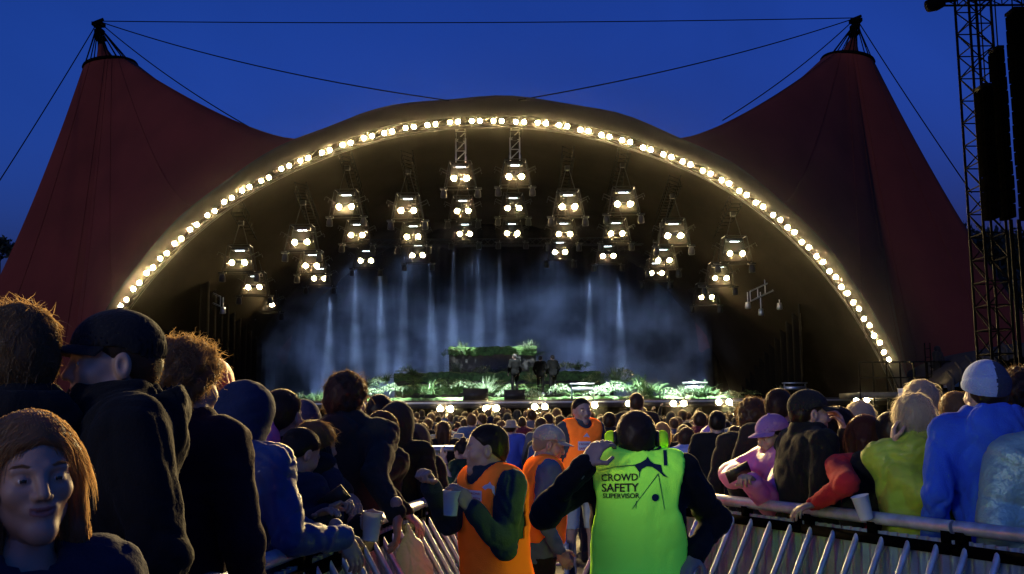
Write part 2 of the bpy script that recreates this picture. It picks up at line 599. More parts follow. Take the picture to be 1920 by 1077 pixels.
# hanging rig pods
pod = empty("lamp_pod")
fr = MB()
for y_ in (-0.28, 0.28):
    fr.tube([(-0.42, y_, 0.62), (0.42, y_, 0.62)], 0.02, 5)
    fr.tube([(-0.62, y_, -0.42), (0.62, y_, -0.42)], 0.02, 5)
    for s_ in (-1, 1):
        fr.tube([(s_ * 0.42, y_, 0.62), (s_ * 0.62, y_, -0.42)], 0.018, 5)
        fr.tube([(s_ * 0.5, y_, 0.2), (s_ * 0.78, y_, 0.34), (s_ * 0.82, y_, 0.22)], 0.014, 4)
for s_ in (-1, 1):
    for z_, x_ in ((0.62, 0.42), (-0.42, 0.62)):
        fr.tube([(s_ * x_, -0.28, z_), (s_ * x_, 0.28, z_)], 0.016, 5)
fr.tube([(-0.42, -0.28, 0.62), (0.5, -0.28, 0.2), (-0.55, -0.28, -0.1)], 0.011, 4)
fr.build("frame", M_frame, pod)
hg = MB()
for s_ in (-1, 1):
    hg.tube([(s_ * 0.3, 0, 0.62), (s_ * 0.06, 0, 1.5)], 0.014, 4)
hg.box((0, 0, 1.56), (0.2, 0.2, 0.18))
hg.build("hanger", M_alu_dull, pod)
bx_ = MB()
for s_ in (-0.25, 0.25): can(bx_, 0.10, (s_, -0.2, 0), 0.26)
bx_.box((0, 0.02, 0), (0.86, 0.12, 0.1))
bb = bx_.build("blinder", M_black, pod)
for s_ in (-0.25, 0.25): lens("lens", 0.10, (s_, -0.2, 0), M_lamp_rig, bb)
bb.rotation_euler = (R(16), 0, 0)
wb = MB()
wb.box((0, 0, 0.5), (0.62, 0.26, 0.12))
wbo = wb.build("wash_light", M_black, pod)
MB().box((0, -0.06, 0.428), (0.36, 0.12, 0.02)).build("lens", M_wash, wbo)
for s_ in (-1, 1):
    mh = MB()
    mh.lathe([(0.0, 0.14), (0.09, 0.13), (0.12, 0.02), (0.13, -0.16), (0.1, -0.18)], 10, (s_ * 0.68, 0, -0.62))
    mh.box((s_ * 0.68, 0, -0.44), (0.3, 0.14, 0.06))
    mo = mh.build("moving_head", M_black, pod)
COLS = [[(450, 491), (478, 537), (502, 570)], [(567, 453), (586, 497), (600, 521)], [(650, 387), (670, 440), (687, 488)],
        [(765, 394), (775, 443), (784, 478)], [(864, 334), (868, 395), (872, 438)], [(966, 331), (962, 390), (960, 437)],
        [(1065, 387), (1057, 438), (1050, 472)], [(1169, 382), (1155, 437), (1140, 479)], [(1263, 441), (1243, 487), (1230, 511)],
        [(1377, 474), (1349, 520), (1323, 556)]]
TD = (39.5, 44.5, 49.0)
TIER = ("front", "middle", "rear")
first = True
pods = []
for ci, col in enumerate(COLS):
    P = []
    for ti, (x, y) in enumerate(col):
        o = pod if first else copy_tree(pod)
        first = False
        p = at(x, y, TD[ti])
        o.location = p
        o.rotation_euler = (0, 0, R(RNG.uniform(-4, 4)))
        P.append(p)
        k = ci + 1 if ci < 5 else 10 - ci
        tag(o, "hanging twin-lamp pod, %s one in the %s rig column from %s" % (("top", "middle", "bottom")[ti], ORD[k], "left" if ci < 5 else "right"), "lamp pod", "hanging lamp pods in the rig")
    pods.append(P)
    # the ladder truss each column hangs from
    tr = MB()
    top = [Vector((p.x, p.y, p.z + 1.62)) for p in P]
    a0 = top[0] + (top[0] - top[1]) * 0.25
    b0 = top[2] + (top[2] - top[1]) * 0.35
    for dx in (-0.22, 0.22):
        for dz in (0.0, 0.42):
            tr.tube([a0 + Vector((dx, 0, dz)), b0 + Vector((dx, 0, dz))], 0.024, 5)
    nn = 22
    for q in range(nn):
        u, v_ = a0.lerp(b0, q / nn), a0.lerp(b0, (q + 1) / nn)
        for dx in (-0.22, 0.22):
            tr.tube([u + Vector((dx, 0, 0)), v_ + Vector((dx, 0, 0.42))], 0.012, 4, False)
        tr.tube([u + Vector((-0.22, 0, 0)), u + Vector((0.22, 0, 0))], 0.012, 4, False)
        tr.tube([u + Vector((-0.22, 0, 0.42)), v_ + Vector((0.22, 0, 0.42))], 0.012, 4, False)
    o = tr.build("rig_truss", M_steel)
    k = ci + 1 if ci < 5 else 10 - ci
    tag(o, "dark rig truss above the %s column of hanging pods from stage %s" % (ORD[k], "left side" if ci < 5 else "right side"), "truss", "rig trusses above the pods")
    if ci in (4, 5):
        t0 = P[0] + Vector((0, 0, 1.5))
        ld = MB()
        for dx in (-0.19, 0.19): ld.tube([t0 + Vector((dx, 0, -0.85)), t0 + Vector((dx, 0, 0.75))], 0.03, 5)
        for q in range(4):
            z0 = -0.8 + q * 0.4
            ld.tube([t0 + Vector((-0.19, 0, z0)), t0 + Vector((0.19, 0, z0 + 0.38))], 0.018, 4)
            ld.tube([t0 + Vector((-0.19, 0, z0)), t0 + Vector((0.19, 0, z0))], 0.018, 4)
        tag(ld.build("ladder_truss", M_alu), "short upright ladder truss over the " + ("left" if ci == 4 else "right") + " one of the two tallest central pod columns", "truss", "upright ladder trusses")
# cross truss in the rear
ct = MB()
pa, pb = at(640, 462, 50.5), at(1260, 457, 50.5)
for dy, dz in ((0, 0), (0.4, 0), (0.2, 0.35)):
    ct.tube([pa + Vector((0, dy, dz)), pb + Vector((0, dy, dz))], 0.03, 5)
for q in range(44):
    u, v_ = pa.lerp(pb, q / 44), pa.lerp(pb, (q + 1) / 44)
    ct.tube([u, v_ + Vector((0, 0.2, 0.35))], 0.013, 4, False)
    ct.tube([u + Vector((0, 0.2, 0.35)), v_ + Vector((0, 0.4, 0))], 0.013, 4, False)
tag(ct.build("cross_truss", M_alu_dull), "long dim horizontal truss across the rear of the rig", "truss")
# side ladders with fixtures, left and right wings
for px, py, s_ in ((385, 562, 1), (1435, 552, -1)):
    p = at(px, py, 43)
    ld = MB()
    d = Vector((0.72 * s_, 0, -0.33 if s_ > 0 else 0.33 * -1)) * 0.9
    n_ = Vector((0, 0, 0.42))
    for e in (0, 1): ld.tube([p - d + n_ * e, p + d + n_ * e], 0.03, 5)
    for q in range(5):
        u = (p - d).lerp(p + d, q / 4)
        ld.tube([u, u + n_], 0.018, 4)
    for q, dz in ((-0.6, -0.5), (0.2, -0.75), (0.75, -0.45)):
        ld.lathe([(0.0, 0.14), (0.1, 0.12), (0.13, -0.14), (0.09, -0.16)], 8, p + Vector((q * s_, 0.05, dz)))
        ld.tube([p + Vector((q * s_, 0.05, dz)), p + Vector((q * s_, 0.05, 0.1))], 0.02, 4)
    ld.tube([p + Vector((0, 0, 0.3)), p + Vector((0, 0.4, 5.2))], 0.02, 4)
    tag(ld.build("side_truss", M_alu), "tilted ladder truss with small fixtures in the stage's " + ("left" if s_ > 0 else "right") + " wing", "truss", "tilted side trusses")

# front lamps along the stage lip
DZ = 2.2
fl = empty("front_lamp")
hb = MB()
for s_ in (-0.19, 0.19): can(hb, 0.10, (s_, 0, 0), 0.24)
hb.box((0, 0.16, 0), (0.6, 0.06, 0.12))
hb.build("housing", M_black, fl)
for s_ in (-0.19, 0.19): lens("lens", 0.10, (s_, 0, 0), M_lamp_front, fl)
FR = [(747, 766), (835, 767), (921, 766), (1012, 763), (1105, 760), (1188, 757), (1272, 757), (1357, 754), (1614, 751), (1436, 753), (1526, 752)]
for i, (x, y) in enumerate(FR[:9]):
    o = fl if i == 0 else copy_tree(fl)
    o.location = at(x, y, 37.6)
    tag(o, "warm twin floodlight on the stage lip, %s from the left" % ORD[i + 1], "lamp", "floodlights along the stage lip")

# ---------------------------------------------------------------- stage deck, rear wall
x0, x1 = at(330, 750, 40).x, at(1720, 750, 40).x
st = empty("stage_deck", (0, 46, 0))
tag(st, "long black stage deck with a pale edge strip under the arch", "stage")
o = MB().box((0.5 * (x0 + x1), 0.6, DZ - 0.15), (x1 - x0, 16.4, 0.3)).build("deck", M_deck, st)
o = MB().box((0.5 * (x0 + x1), -7.64, DZ - 0.1), (x1 - x0, 0.05, 0.07)).build("edge_strip", M_edge, st)
sk = MB()
P, Q = [], []
for q in np.linspace(x0, x1, 260):
    wv = 0.06 * math.sin(q * 9.0) + 0.02 * math.sin(q * 23)
    P.append((q, -7.4 + wv, DZ - 0.3))
    Q.append((q, -7.4 + wv, -0.02))
sk.sheet([P, Q])
sk.build("skirt", M_drape, st, smooth=True)
rw = MB()
P, Q = [], []
for q in np.linspace(-13.5, 12, 200):
    wv = 0.15 * math.sin(q * 5.0) + 0.05 * math.sin(q * 13)
    P.append((q, 55.0 + wv, 14.0))
    Q.append((q, 55.0 + wv, 0.0))
rw.sheet([P, Q])
tag(rw.build("rear_drape", M_drape, smooth=True), "tall black drape hung across the back of the stage", "drape")
for s_, px in ((-1, 395), (1, 1490)):
    sw = MB()
    xx = at(px, 700, 43).x
    P, Q = [], []
    for q in np.linspace(41.5, 55, 90):
        wv = 0.12 * math.sin(q * 6.0)
        P.append((xx + wv + (q - 41.5) * s_ * 0.01, q, 8.5))
        Q.append((xx + wv + (q - 41.5) * s_ * 0.01, q, DZ))
    sw.sheet([P, Q])
    tag(sw.build("wing_drape", M_drape, smooth=True), "black drape closing the " + ("left" if s_ < 0 else "right") + " wing of the stage", "drape", "wing drapes")

# planted tiers of the stage set
def tier(label, px0, px1, py, D, depth, zb):
    a, b_ = at(px0, py, D), at(px1, py, D)
    z = 0.5 * (a.z + b_.z)
    t = empty("stage_riser", ((a.x + b_.x) / 2, D, zb))
    tag(t, label, "riser", "planted tiers of the stage set")
    W = b_.x - a.x
    MB().box((0, depth / 2, (z - zb) / 2 - 0.03), (W, depth, z - zb - 0.06)).build("riser_box", M_deck, t)
    tf = MB()
    nx = max(8, int(W / 0.15))
    rows = []
    r_ = np.random.default_rng(int(px0))
    for v, (yy, zz) in enumerate(((-0.06, -0.30), (-0.08, -0.1), (-0.02, 0.02), (depth * 0.5, 0.05), (depth, 0.02))):
        rows.append([(-W / 2 - 0.03 + (W + 0.06) * q / nx, yy + r_.normal(0, 0.02), z - zb + zz + r_.normal(0, 0.025) - (0.12 * r_.random() if v == 0 else 0)) for q in range(nx + 1)])
    tf.sheet(rows)
    tf.build("turf", M_turf, t, smooth=True)
    return z


ZT = {}
ZT[1] = tier("lowest wide planted tier along the stage set", 690, 1395, 746, 40.4, 1.5, DZ)
ZT[2] = tier("second planted tier with mossy front edge", 745, 1150, 722, 42.0, 1.6, DZ)
ZT[3] = tier("third planted tier with glowing green edge", 740, 1125, 699, 43.7, 1.6, DZ)
ZT[4] = tier("topmost narrow planted tier in the middle of the stage set", 842, 1005, 651, 45.4, 1.6, DZ)


def clump(kind, seed):
    r = np.random.default_rng(seed)
    V, F = [], []

    def blade(p, d, L_, w_, droop, n=5):
        d = d / np.linalg.norm(d)
        side = np.cross(d, (0, 0, 1.0))
        side /= np.linalg.norm(side) + 1e-9
        b0 = len(V)
        for k in range(n):
            t = k / (n - 1)
            q = p + d * L_ * t + np.array((0, 0, -droop * L_ * t * t))
            ww = w_ * (1 - t) ** 0.7 * (0.5 + t * 1.2 if t < 0.4 else 1.0) + 0.001
            V.append(q - side * ww)
            V.append(q + side * ww)
        for k in range(n - 1):
            F.append((b0 + 2 * k, b0 + 2 * k + 1, b0 + 2 * k + 3, b0 + 2 * k + 2))

    if kind == 0:      # spiky grass
        for _ in range(120):
            a = r.uniform(0, 2 * math.pi)
            el = r.uniform(0.35, 1.4)
            d = np.array((math.cos(a) * math.cos(el), math.sin(a) * math.cos(el), math.sin(el)))
            blade(np.array((r.normal(0, 0.08), r.normal(0, 0.08), 0)), d, r.uniform(0.45, 1.0), 0.014, r.uniform(0.2, 0.6))
    elif kind == 1:    # fern: fronds with side leaflets
        for _ in range(15):
            a = r.uniform(0, 2 * math.pi)
            el = r.uniform(0.45, 1.2)
            d = np.array((math.cos(a) * math.cos(el), math.sin(a) * math.cos(el), math.sin(el)))
            L_ = r.uniform(0.6, 1.05)
            blade(np.zeros(3), d, L_, 0.01, 0.55)
            sd_ = np.cross(d, (0, 0, 1.0))
            sd_ /= np.linalg.norm(sd_)
            for t in np.linspace(0.2, 0.95, 11):
                q = d * L_ * t + np.array((0, 0, -0.55 * L_ * t * t))
                for s_ in (-1, 1):
                    blade(q, sd_ * s_ + d * 0.5 + r.normal(0, 0.1, 3), 0.24 * (1.1 - t), 0.022, 0.3, 3)
    else:              # low leafy mound
        for _ in range(260):
            a = r.uniform(0, 2 * math.pi)
            rr = 0.45 * math.sqrt(r.random())
            z = 0.34 * (1 - (rr / 0.5) ** 2) * r.uniform(0.5, 1.1)
            d = r.normal(0, 1, 3) + np.array((math.cos(a), math.sin(a), 0.8))
            blade(np.array((rr * math.cos(a), rr * math.sin(a), z)), d, r.uniform(0.08, 0.2), 0.03, 0.4, 3)
    return np.array(V), np.array(F)


PROT = []
for kind in (0, 1, 2, 0, 1, 2):
    V, F = clump(kind, 11 + len(PROT))
    PROT.append((V, F, kind))
PL = [  # px, py of the base, tier depth, kind, size
    (575, 751, 39.4, 1, .9), (622, 750, 39.5, 2, .9), (662, 746, 40.0, 0, 1.2), (1296, 742, 39.8, 2, 1.2), (1326, 744, 39.6, 1, 1.2), (1200, 728, 40.6, 0, 1.3), (1372, 745, 39.6, 2, .9), (1168, 706, 42.4, 2, 1.2), (780, 722, 41.6, 1, 1.2), (760, 700, 43.4, 2, 1.0),
    (856, 700, 44.9, 0, 1.1), (905, 702, 44.8, 2, 1.3), (945, 700, 44.9, 1, 1.1), (1000, 702, 44.8, 0, 1.1),
    (558, 752, 40.0, 0, .9), (598, 752, 39.6, 0, 1.0), (640, 751, 40.0, 1, .7), (684, 728, 41.0, 1, 1.2), (705, 722, 41.2, 2, 1.2), (722, 716, 42.5, 0, 1.0),
    (748, 712, 42.6, 1, 1.1), (772, 704, 43.4, 0, 1.2), (700, 742, 40.2, 2, 1.1), (733, 736, 40.6, 2, 1.2), (765, 733, 41, 2, .9), (800, 740, 40.3, 0, 1.4),
    (822, 726, 41.5, 2, 1.2), (846, 722, 41.8, 1, 1.3), (868, 728, 41.2, 2, 1.3), (890, 742, 40.0, 1, 1.3), (912, 734, 40.4, 0, 1.4), (935, 722, 41.8, 1, 1.0),
    (850, 668, 45.1, 2, 1.3), (872, 662, 45.2, 1, 1.0), (866, 656, 45.6, 0, 1.0), (972, 662, 45.2, 1, 1.3), (992, 658, 45.4, 0, 1.3), (1008, 668, 45.0, 1, 1.0),
    (960, 733, 40.6, 2, 1.0), (990, 734, 40.4, 1, 1.4), (1000, 718, 42.0, 0, 1.2), (1050, 735, 40.2, 2, 1.1), (1062, 694, 43.5, 2, 1.2), (1083, 694, 43.6, 0, 1.1),
    (1098, 690, 43.8, 1, .9), (1072, 744, 40.0, 1, 1.1), (1112, 720, 42.0, 2, 1.3), (1130, 712, 42.3, 1, 1.4), (1155, 716, 42.0, 0, 1.5), (1172, 720, 41.6, 1, 1.2),
    (1120, 742, 40.0, 2, 1.3), (1150, 736, 40.3, 2, 1.5), (1182, 734, 40.2, 1, 1.2), (1212, 742, 39.9, 0, 1.6), (1232, 738, 40.1, 1, 1.4), (1256, 744, 39.8, 2, 1.1),
    (1280, 745, 39.7, 0, 1.1), (1312, 746, 39.6, 0, 1.6), (1340, 745, 39.6, 1, 1.1), (1410, 742, 39.9, 1, 1.0), (1465, 742, 40, 0, .9), (1000, 745, 39.8, 2, 1.0), (945, 744, 39.9, 2, .9)]
KN = ("spiky grass clump", "arching fern", "low leafy mound")
cnt = {}
order = sorted(range(len(PL)), key=lambda i: PL[i][0])
pm = {}
for i in order:
    px, py, D, kind, size = PL[i]
    j = kind + 3 * (i % 2)
    if j not in pm:
        V, F, _ = PROT[j]
        o = mesh(("grass_clump", "fern", "leafy_mound")[kind], V, F, M_leaf2 if (kind == 2 or j == 0) else M_leaf)
        pm[j] = o
    else:
        o = pm[j].copy()
        C.objects.link(o)
    o.location = at(px, py, D)
    o.rotation_euler = (0, 0, RNG.uniform(0, 6.28))
    o.scale = (size * 0.9, size * 0.9, size * 0.8)
    cnt[kind] = cnt.get(kind, 0) + 1
    tag(o, "pale lit %s on the stage set, %s such plant from the left" % (KN[kind], ORD[cnt[kind]]), "plant", "plants on the stage set")

# black monitor wedges and boxes on the deck
for i, (px, py, D, wd, ht, nm, lb) in enumerate(((892, 746, 39.2, 0.95, 0.42, "stage_box", "low dark box in front of the planted tiers, left of the lone performer"),
                                  (965, 746, 39.2, 0.8, 0.36, "stage_box", "small dark plinth under the lone performer"))):
    p = at(px, py, D)
    mb = MB()
    mb.box((0, 0, ht / 2), (wd, 0.6, ht))
    mb.box((0, -0.31, ht * 0.5), (wd * 0.8, 0.02, ht * 0.6))
    mb.box((0, 0, ht + 0.015), (wd * 1.03, 0.62, 0.03))
    o = mb.build(nm, M_black, loc=(p.x, D, DZ))
    tag(o, lb, "stage box")
for px, py, D in ((1092, 737, 39.9), (1303, 731, 39.9), (1490, 720, 41)):
    p = at(px, py, D)
    mb = MB()
    for s_ in (-0.42, 0.42): mb.box((s_, 0, 0.3), (0.05, 0.05, 0.6))
    mb.box((0, 0, 0.62), (0.95, 0.3, 0.05))
    mb.box((0, 0, 0.42), (0.8, 0.26, 0.14))
    o = mb.build("light_stand", M_alu, loc=(p.x, D, DZ + 0.0))
    tag(o, "small pale metal stand among plants, " + {1092: "just right of the two performers", 1303: "near the right end of the planting", 1490: "standing alone at stage right"}[px], "stand", "metal stands on the deck")

# stage lighting: blue beams falling through smoke, cool front key on the planting
def spot(px, py, D, tx, ty, tD, power, col, ang, blend=0.6, r=0.08):
    l = bpy.data.lights.new("stage_spot", 'SPOT')
    l.energy, l.color, l.spot_size, l.spot_blend, l.shadow_soft_size = power, col, R(ang), blend, r
    o = bpy.data.objects.new("stage_spot", l)
    a, b_ = at(px, py, D), at(tx, ty, tD)
    o.location = a
    o.rotation_euler = (b_ - a).to_track_quat('-Z', 'Y').to_euler()
    C.objects.link(o)


BL = (0.36, 0.55, 1.0)
for px, py, D, dx in ((620, 540, 52, -6), (665, 505, 52, 2), (712, 500, 52.5, 6), (760, 492, 51.8, -8), (806, 492, 51.8, 6), (851, 470, 52.5, -6), (896, 470, 52.5, 5),
                      (937, 474, 52.3, 2), (1106, 522, 51.8, -6), (1160, 515, 52, 6), (1290, 455, 51.8, 0), (1330, 570, 52, 3)):
    spot(px, py, D, px + dx, 760, D - 0.4, 12000 if px < 1200 else 9000, BL, 11, 1.0)
for px, py, tx, pw in ((480, 560, 490, 20000), (570, 520, 590, 26000), (660, 490, 650, 34000), (770, 468, 760, 46000), (900, 465, 880, 46000), (1030, 470, 1030, 46000), (1130, 490, 1120, 34000), (1240, 530, 1235, 18000)):
    spot(px, py, 52.6, tx, 760, 52.0, pw * 0.017, (0.30, 0.48, 1.0), 105, 1.0, 0.3)
for px, tx, ty, pw in ((492, 492, 640, 9000), (590, 640, 560, 9000), (760, 790, 560, 9000), (920, 900, 560, 9000), (1080, 1090, 560, 9000), (1330, 1320, 620, 3000)):
    spot(px, 742, 52.8, tx, ty, 52.6, pw * 0.045, (0.26, 0.42, 1.0), 110, 1.0, 0.3)
for px, tx in ((700, 720), (830, 830), (890, 880), (950, 950), (1040, 1050), (1110, 1100), (1170, 1160), (1260, 1260), (1340, 1320), (600, 610)):
    spot(px, 400, 37.6, tx, 738, 40.2, 40000 if px < 1100 else 70000, (0.80, 0.93, 1.0), 17, 0.7, 0.15)
spot(870, 420, 42, 868, 655, 45.5, 9000, (0.85, 0.95, 1.0), 12, 0.7, 0.15)
spot(985, 420, 42, 985, 655, 45.5, 10000, (0.85, 0.95, 1.0), 13, 0.7, 0.15)
# ---------------------------------------------------------------- smooth bodies: distance fields turned into meshes
def smin(a, b_, k):
    h = np.maximum(k - np.abs(a - b_), 0) / k
    return np.minimum(a, b_) - h * h * k * 0.25


def smax(a, b_, k): return -smin(-a, -b_, k)


def caps(P, a, b_, ra, rb, sy=1.0):
    X, Y, Z = P
    a, b_ = np.array(a, dtype=float), np.array(b_, dtype=float)
    d = b_ - a
    dd = float(d @ d) + 1e-9
    h = np.clip(((X - a[0]) * d[0] + (Y - a[1]) * d[1] + (Z - a[2]) * d[2]) / dd, 0, 1)
    return np.sqrt((X - a[0] - d[0] * h) ** 2 + ((Y - a[1] - d[1] * h) * sy) ** 2 + (Z - a[2] - d[2] * h) ** 2) - (ra + (rb - ra) * h)


def ell(P, c, r):
    X, Y, Z = P
    x, y, z = (X - c[0]), (Y - c[1]), (Z - c[2])
    k0 = np.sqrt((x / r[0]) ** 2 + (y / r[1]) ** 2 + (z / r[2]) ** 2) + 1e-6
    k1 = np.sqrt((x / r[0] ** 2) ** 2 + (y / r[1] ** 2) ** 2 + (z / r[2] ** 2) ** 2) + 1e-6
    return k0 * (k0 - 1) / k1


def net(f, lo, hi, h):
    """surface nets of f < 0 inside the box lo..hi; returns vertices, quads"""
    ax = [np.arange(lo[i] - h, hi[i] + 2 * h, h, dtype=np.float32) for i in range(3)]
    X, Y, Z = ax[0][:, None, None], ax[1][None, :, None], ax[2][None, None, :]
    D = np.broadcast_to(f((X, Y, Z)), (len(ax[0]), len(ax[1]), len(ax[2]))).astype(np.float32).copy()
    D[0], D[-1], D[:, 0], D[:, -1], D[:, :, 0], D[:, :, -1] = (np.maximum(D[0], h), np.maximum(D[-1], h), np.maximum(D[:, 0], h),
                                                               np.maximum(D[:, -1], h), np.maximum(D[:, :, 0], h), np.maximum(D[:, :, -1], h))
    sgn = D < 0
    cnt_ = np.zeros(tuple(q - 1 for q in D.shape), dtype=np.int8)
    off = [(i, j, k) for i in (0, 1) for j in (0, 1) for k in (0, 1)]
    sh = D.shape
    for i, j, k in off:
        cnt_ += sgn[i:sh[0] - 1 + i, j:sh[1] - 1 + j, k:sh[2] - 1 + k]
    act = (cnt_ > 0) & (cnt_ < 8)
    I = np.argwhere(act)
    idx = -np.ones(act.shape, dtype=np.int32)
    idx[act] = np.arange(len(I))
    val = {o: D[I[:, 0] + o[0], I[:, 1] + o[1], I[:, 2] + o[2]] for o in off}
    acc, num = np.zeros((len(I), 3)), np.zeros(len(I))
    for o in off:
        for a in range(3):
            if o[a] == 0:
                q = list(o)
                q[a] = 1
                u, v = val[o], val[tuple(q)]
                cr = (u < 0) != (v < 0)
                t = np.where(cr, u / np.where(cr, u - v, 1), 0)
                p = np.array(o, dtype=float)[None, :].repeat(len(I), 0)
                p[:, a] = t
                acc += p * cr[:, None]
                num += cr
    V = (I + acc / num[:, None]) * h + np.array([a[0] for a in ax])
    Q = []
    for a in range(3):
        b_, c = (a + 1) % 3, (a + 2) % 3
        s0, s1 = [slice(1, -1)] * 3, [slice(1, -1)] * 3
        s0[a], s1[a] = slice(0, -1), slice(1, None)
        ch = sgn[tuple(s0)] != sgn[tuple(s1)]
        E = np.argwhere(ch)
        if not len(E): continue
        o_ = np.ones(3, dtype=int)
        o_[a] = 0
        E = E + o_
        ins = sgn[E[:, 0], E[:, 1], E[:, 2]]
        cell = []
        for db, dc in ((0, 0), (1, 0), (1, 1), (0, 1)):
            q = E.copy()
            q[:, b_] -= db
            q[:, c] -= dc
            cell.append(idx[q[:, 0], q[:, 1], q[:, 2]])
        q = np.stack(cell, 1)
        q[~ins] = q[~ins][:, ::-1]
        Q.append(q)
    return V, np.concatenate(Q)[:, ::-1]


def vnorm(V, Q):
    n_ = np.cross(V[Q[:, 2]] - V[Q[:, 0]], V[Q[:, 3]] - V[Q[:, 1]]) if Q.shape[1] == 4 else np.cross(V[Q[:, 1]] - V[Q[:, 0]], V[Q[:, 2]] - V[Q[:, 0]])
    N = np.zeros_like(V)
    for i in range(Q.shape[1]):
        np.add.at(N, Q[:, i], n_)
    return N / (np.linalg.norm(N, axis=1)[:, None] + 1e-9)


def wrinkle(V, N, amp, seed, f=1.0):
    """cloth folds pushed along the normals: long soft folds, and patches of short sharp creases"""
    r = np.random.default_rng(seed)
    d = np.zeros(len(V))
    W = V + 0.06 * np.stack([np.sin(V @ r.normal(0, 8, 3) * f + r.uniform(0, 6)) for _ in range(3)], 1)
    W = W + 0.022 * np.stack([np.sin(W @ r.normal(0, 22, 3) * f + r.uniform(0, 6)) for _ in range(3)], 1)
    for k in range(4):
        q = r.normal(0, 1, 3) * np.array((1, 1, 0.5))
        q = q / np.linalg.norm(q) * r.uniform(20, 36) * f
        d += (1 - np.abs(np.sin(W @ q * 0.5 + r.uniform(0, 6)))) ** 2.5 * r.uniform(0.4, 0.9)
    for k in range(6):
        q = r.normal(0, 1, 3)
        q[2] *= 1.5
        q = q / np.linalg.norm(q) * r.uniform(55, 110) * f
        msk = np.clip(np.sin(W @ r.normal(0, 8, 3) * f + r.uniform(0, 6)) * 1.6 - 0.3, 0, 1)
        d += 0.55 * msk * (1 - np.abs(np.sin(W @ q * 0.5 + r.uniform(0, 6)))) ** 2
    d -= d.mean()
    return V + N * (amp * d)[:, None]


class Bag:
    """gathers vertex/face arrays, one material index each"""

    def __init__(s): s.V, s.F, s.M, s.n = [], [], [], 0

    def add(s, V, F, m=0):
        F = np.asarray(F)
        s.V.append(np.asarray(V, dtype=float))
        s.F.append(F + s.n)
        s.M.append(np.full(len(F), m) if np.isscalar(m) else m)
        s.n += len(V)

    def build(s, name, mats, parent):
        f4 = [(f, m) for f, m in zip(s.F, s.M) if f.shape[1] == 4]
        f3 = [(f, m) for f, m in zip(s.F, s.M) if f.shape[1] == 3]
        Fs, Ms = [], []
        for g in (f4, f3):
            if g:
                Fs.append(np.concatenate([f for f, _ in g]))
                Ms.append(np.concatenate([m for _, m in g]))
        return mesh(name, np.concatenate(s.V), Fs, mats, parent, np.concatenate(Ms))


def xf(V, M):
    M = np.array(M)
    return V @ M[:3, :3].T + M[:3, 3]


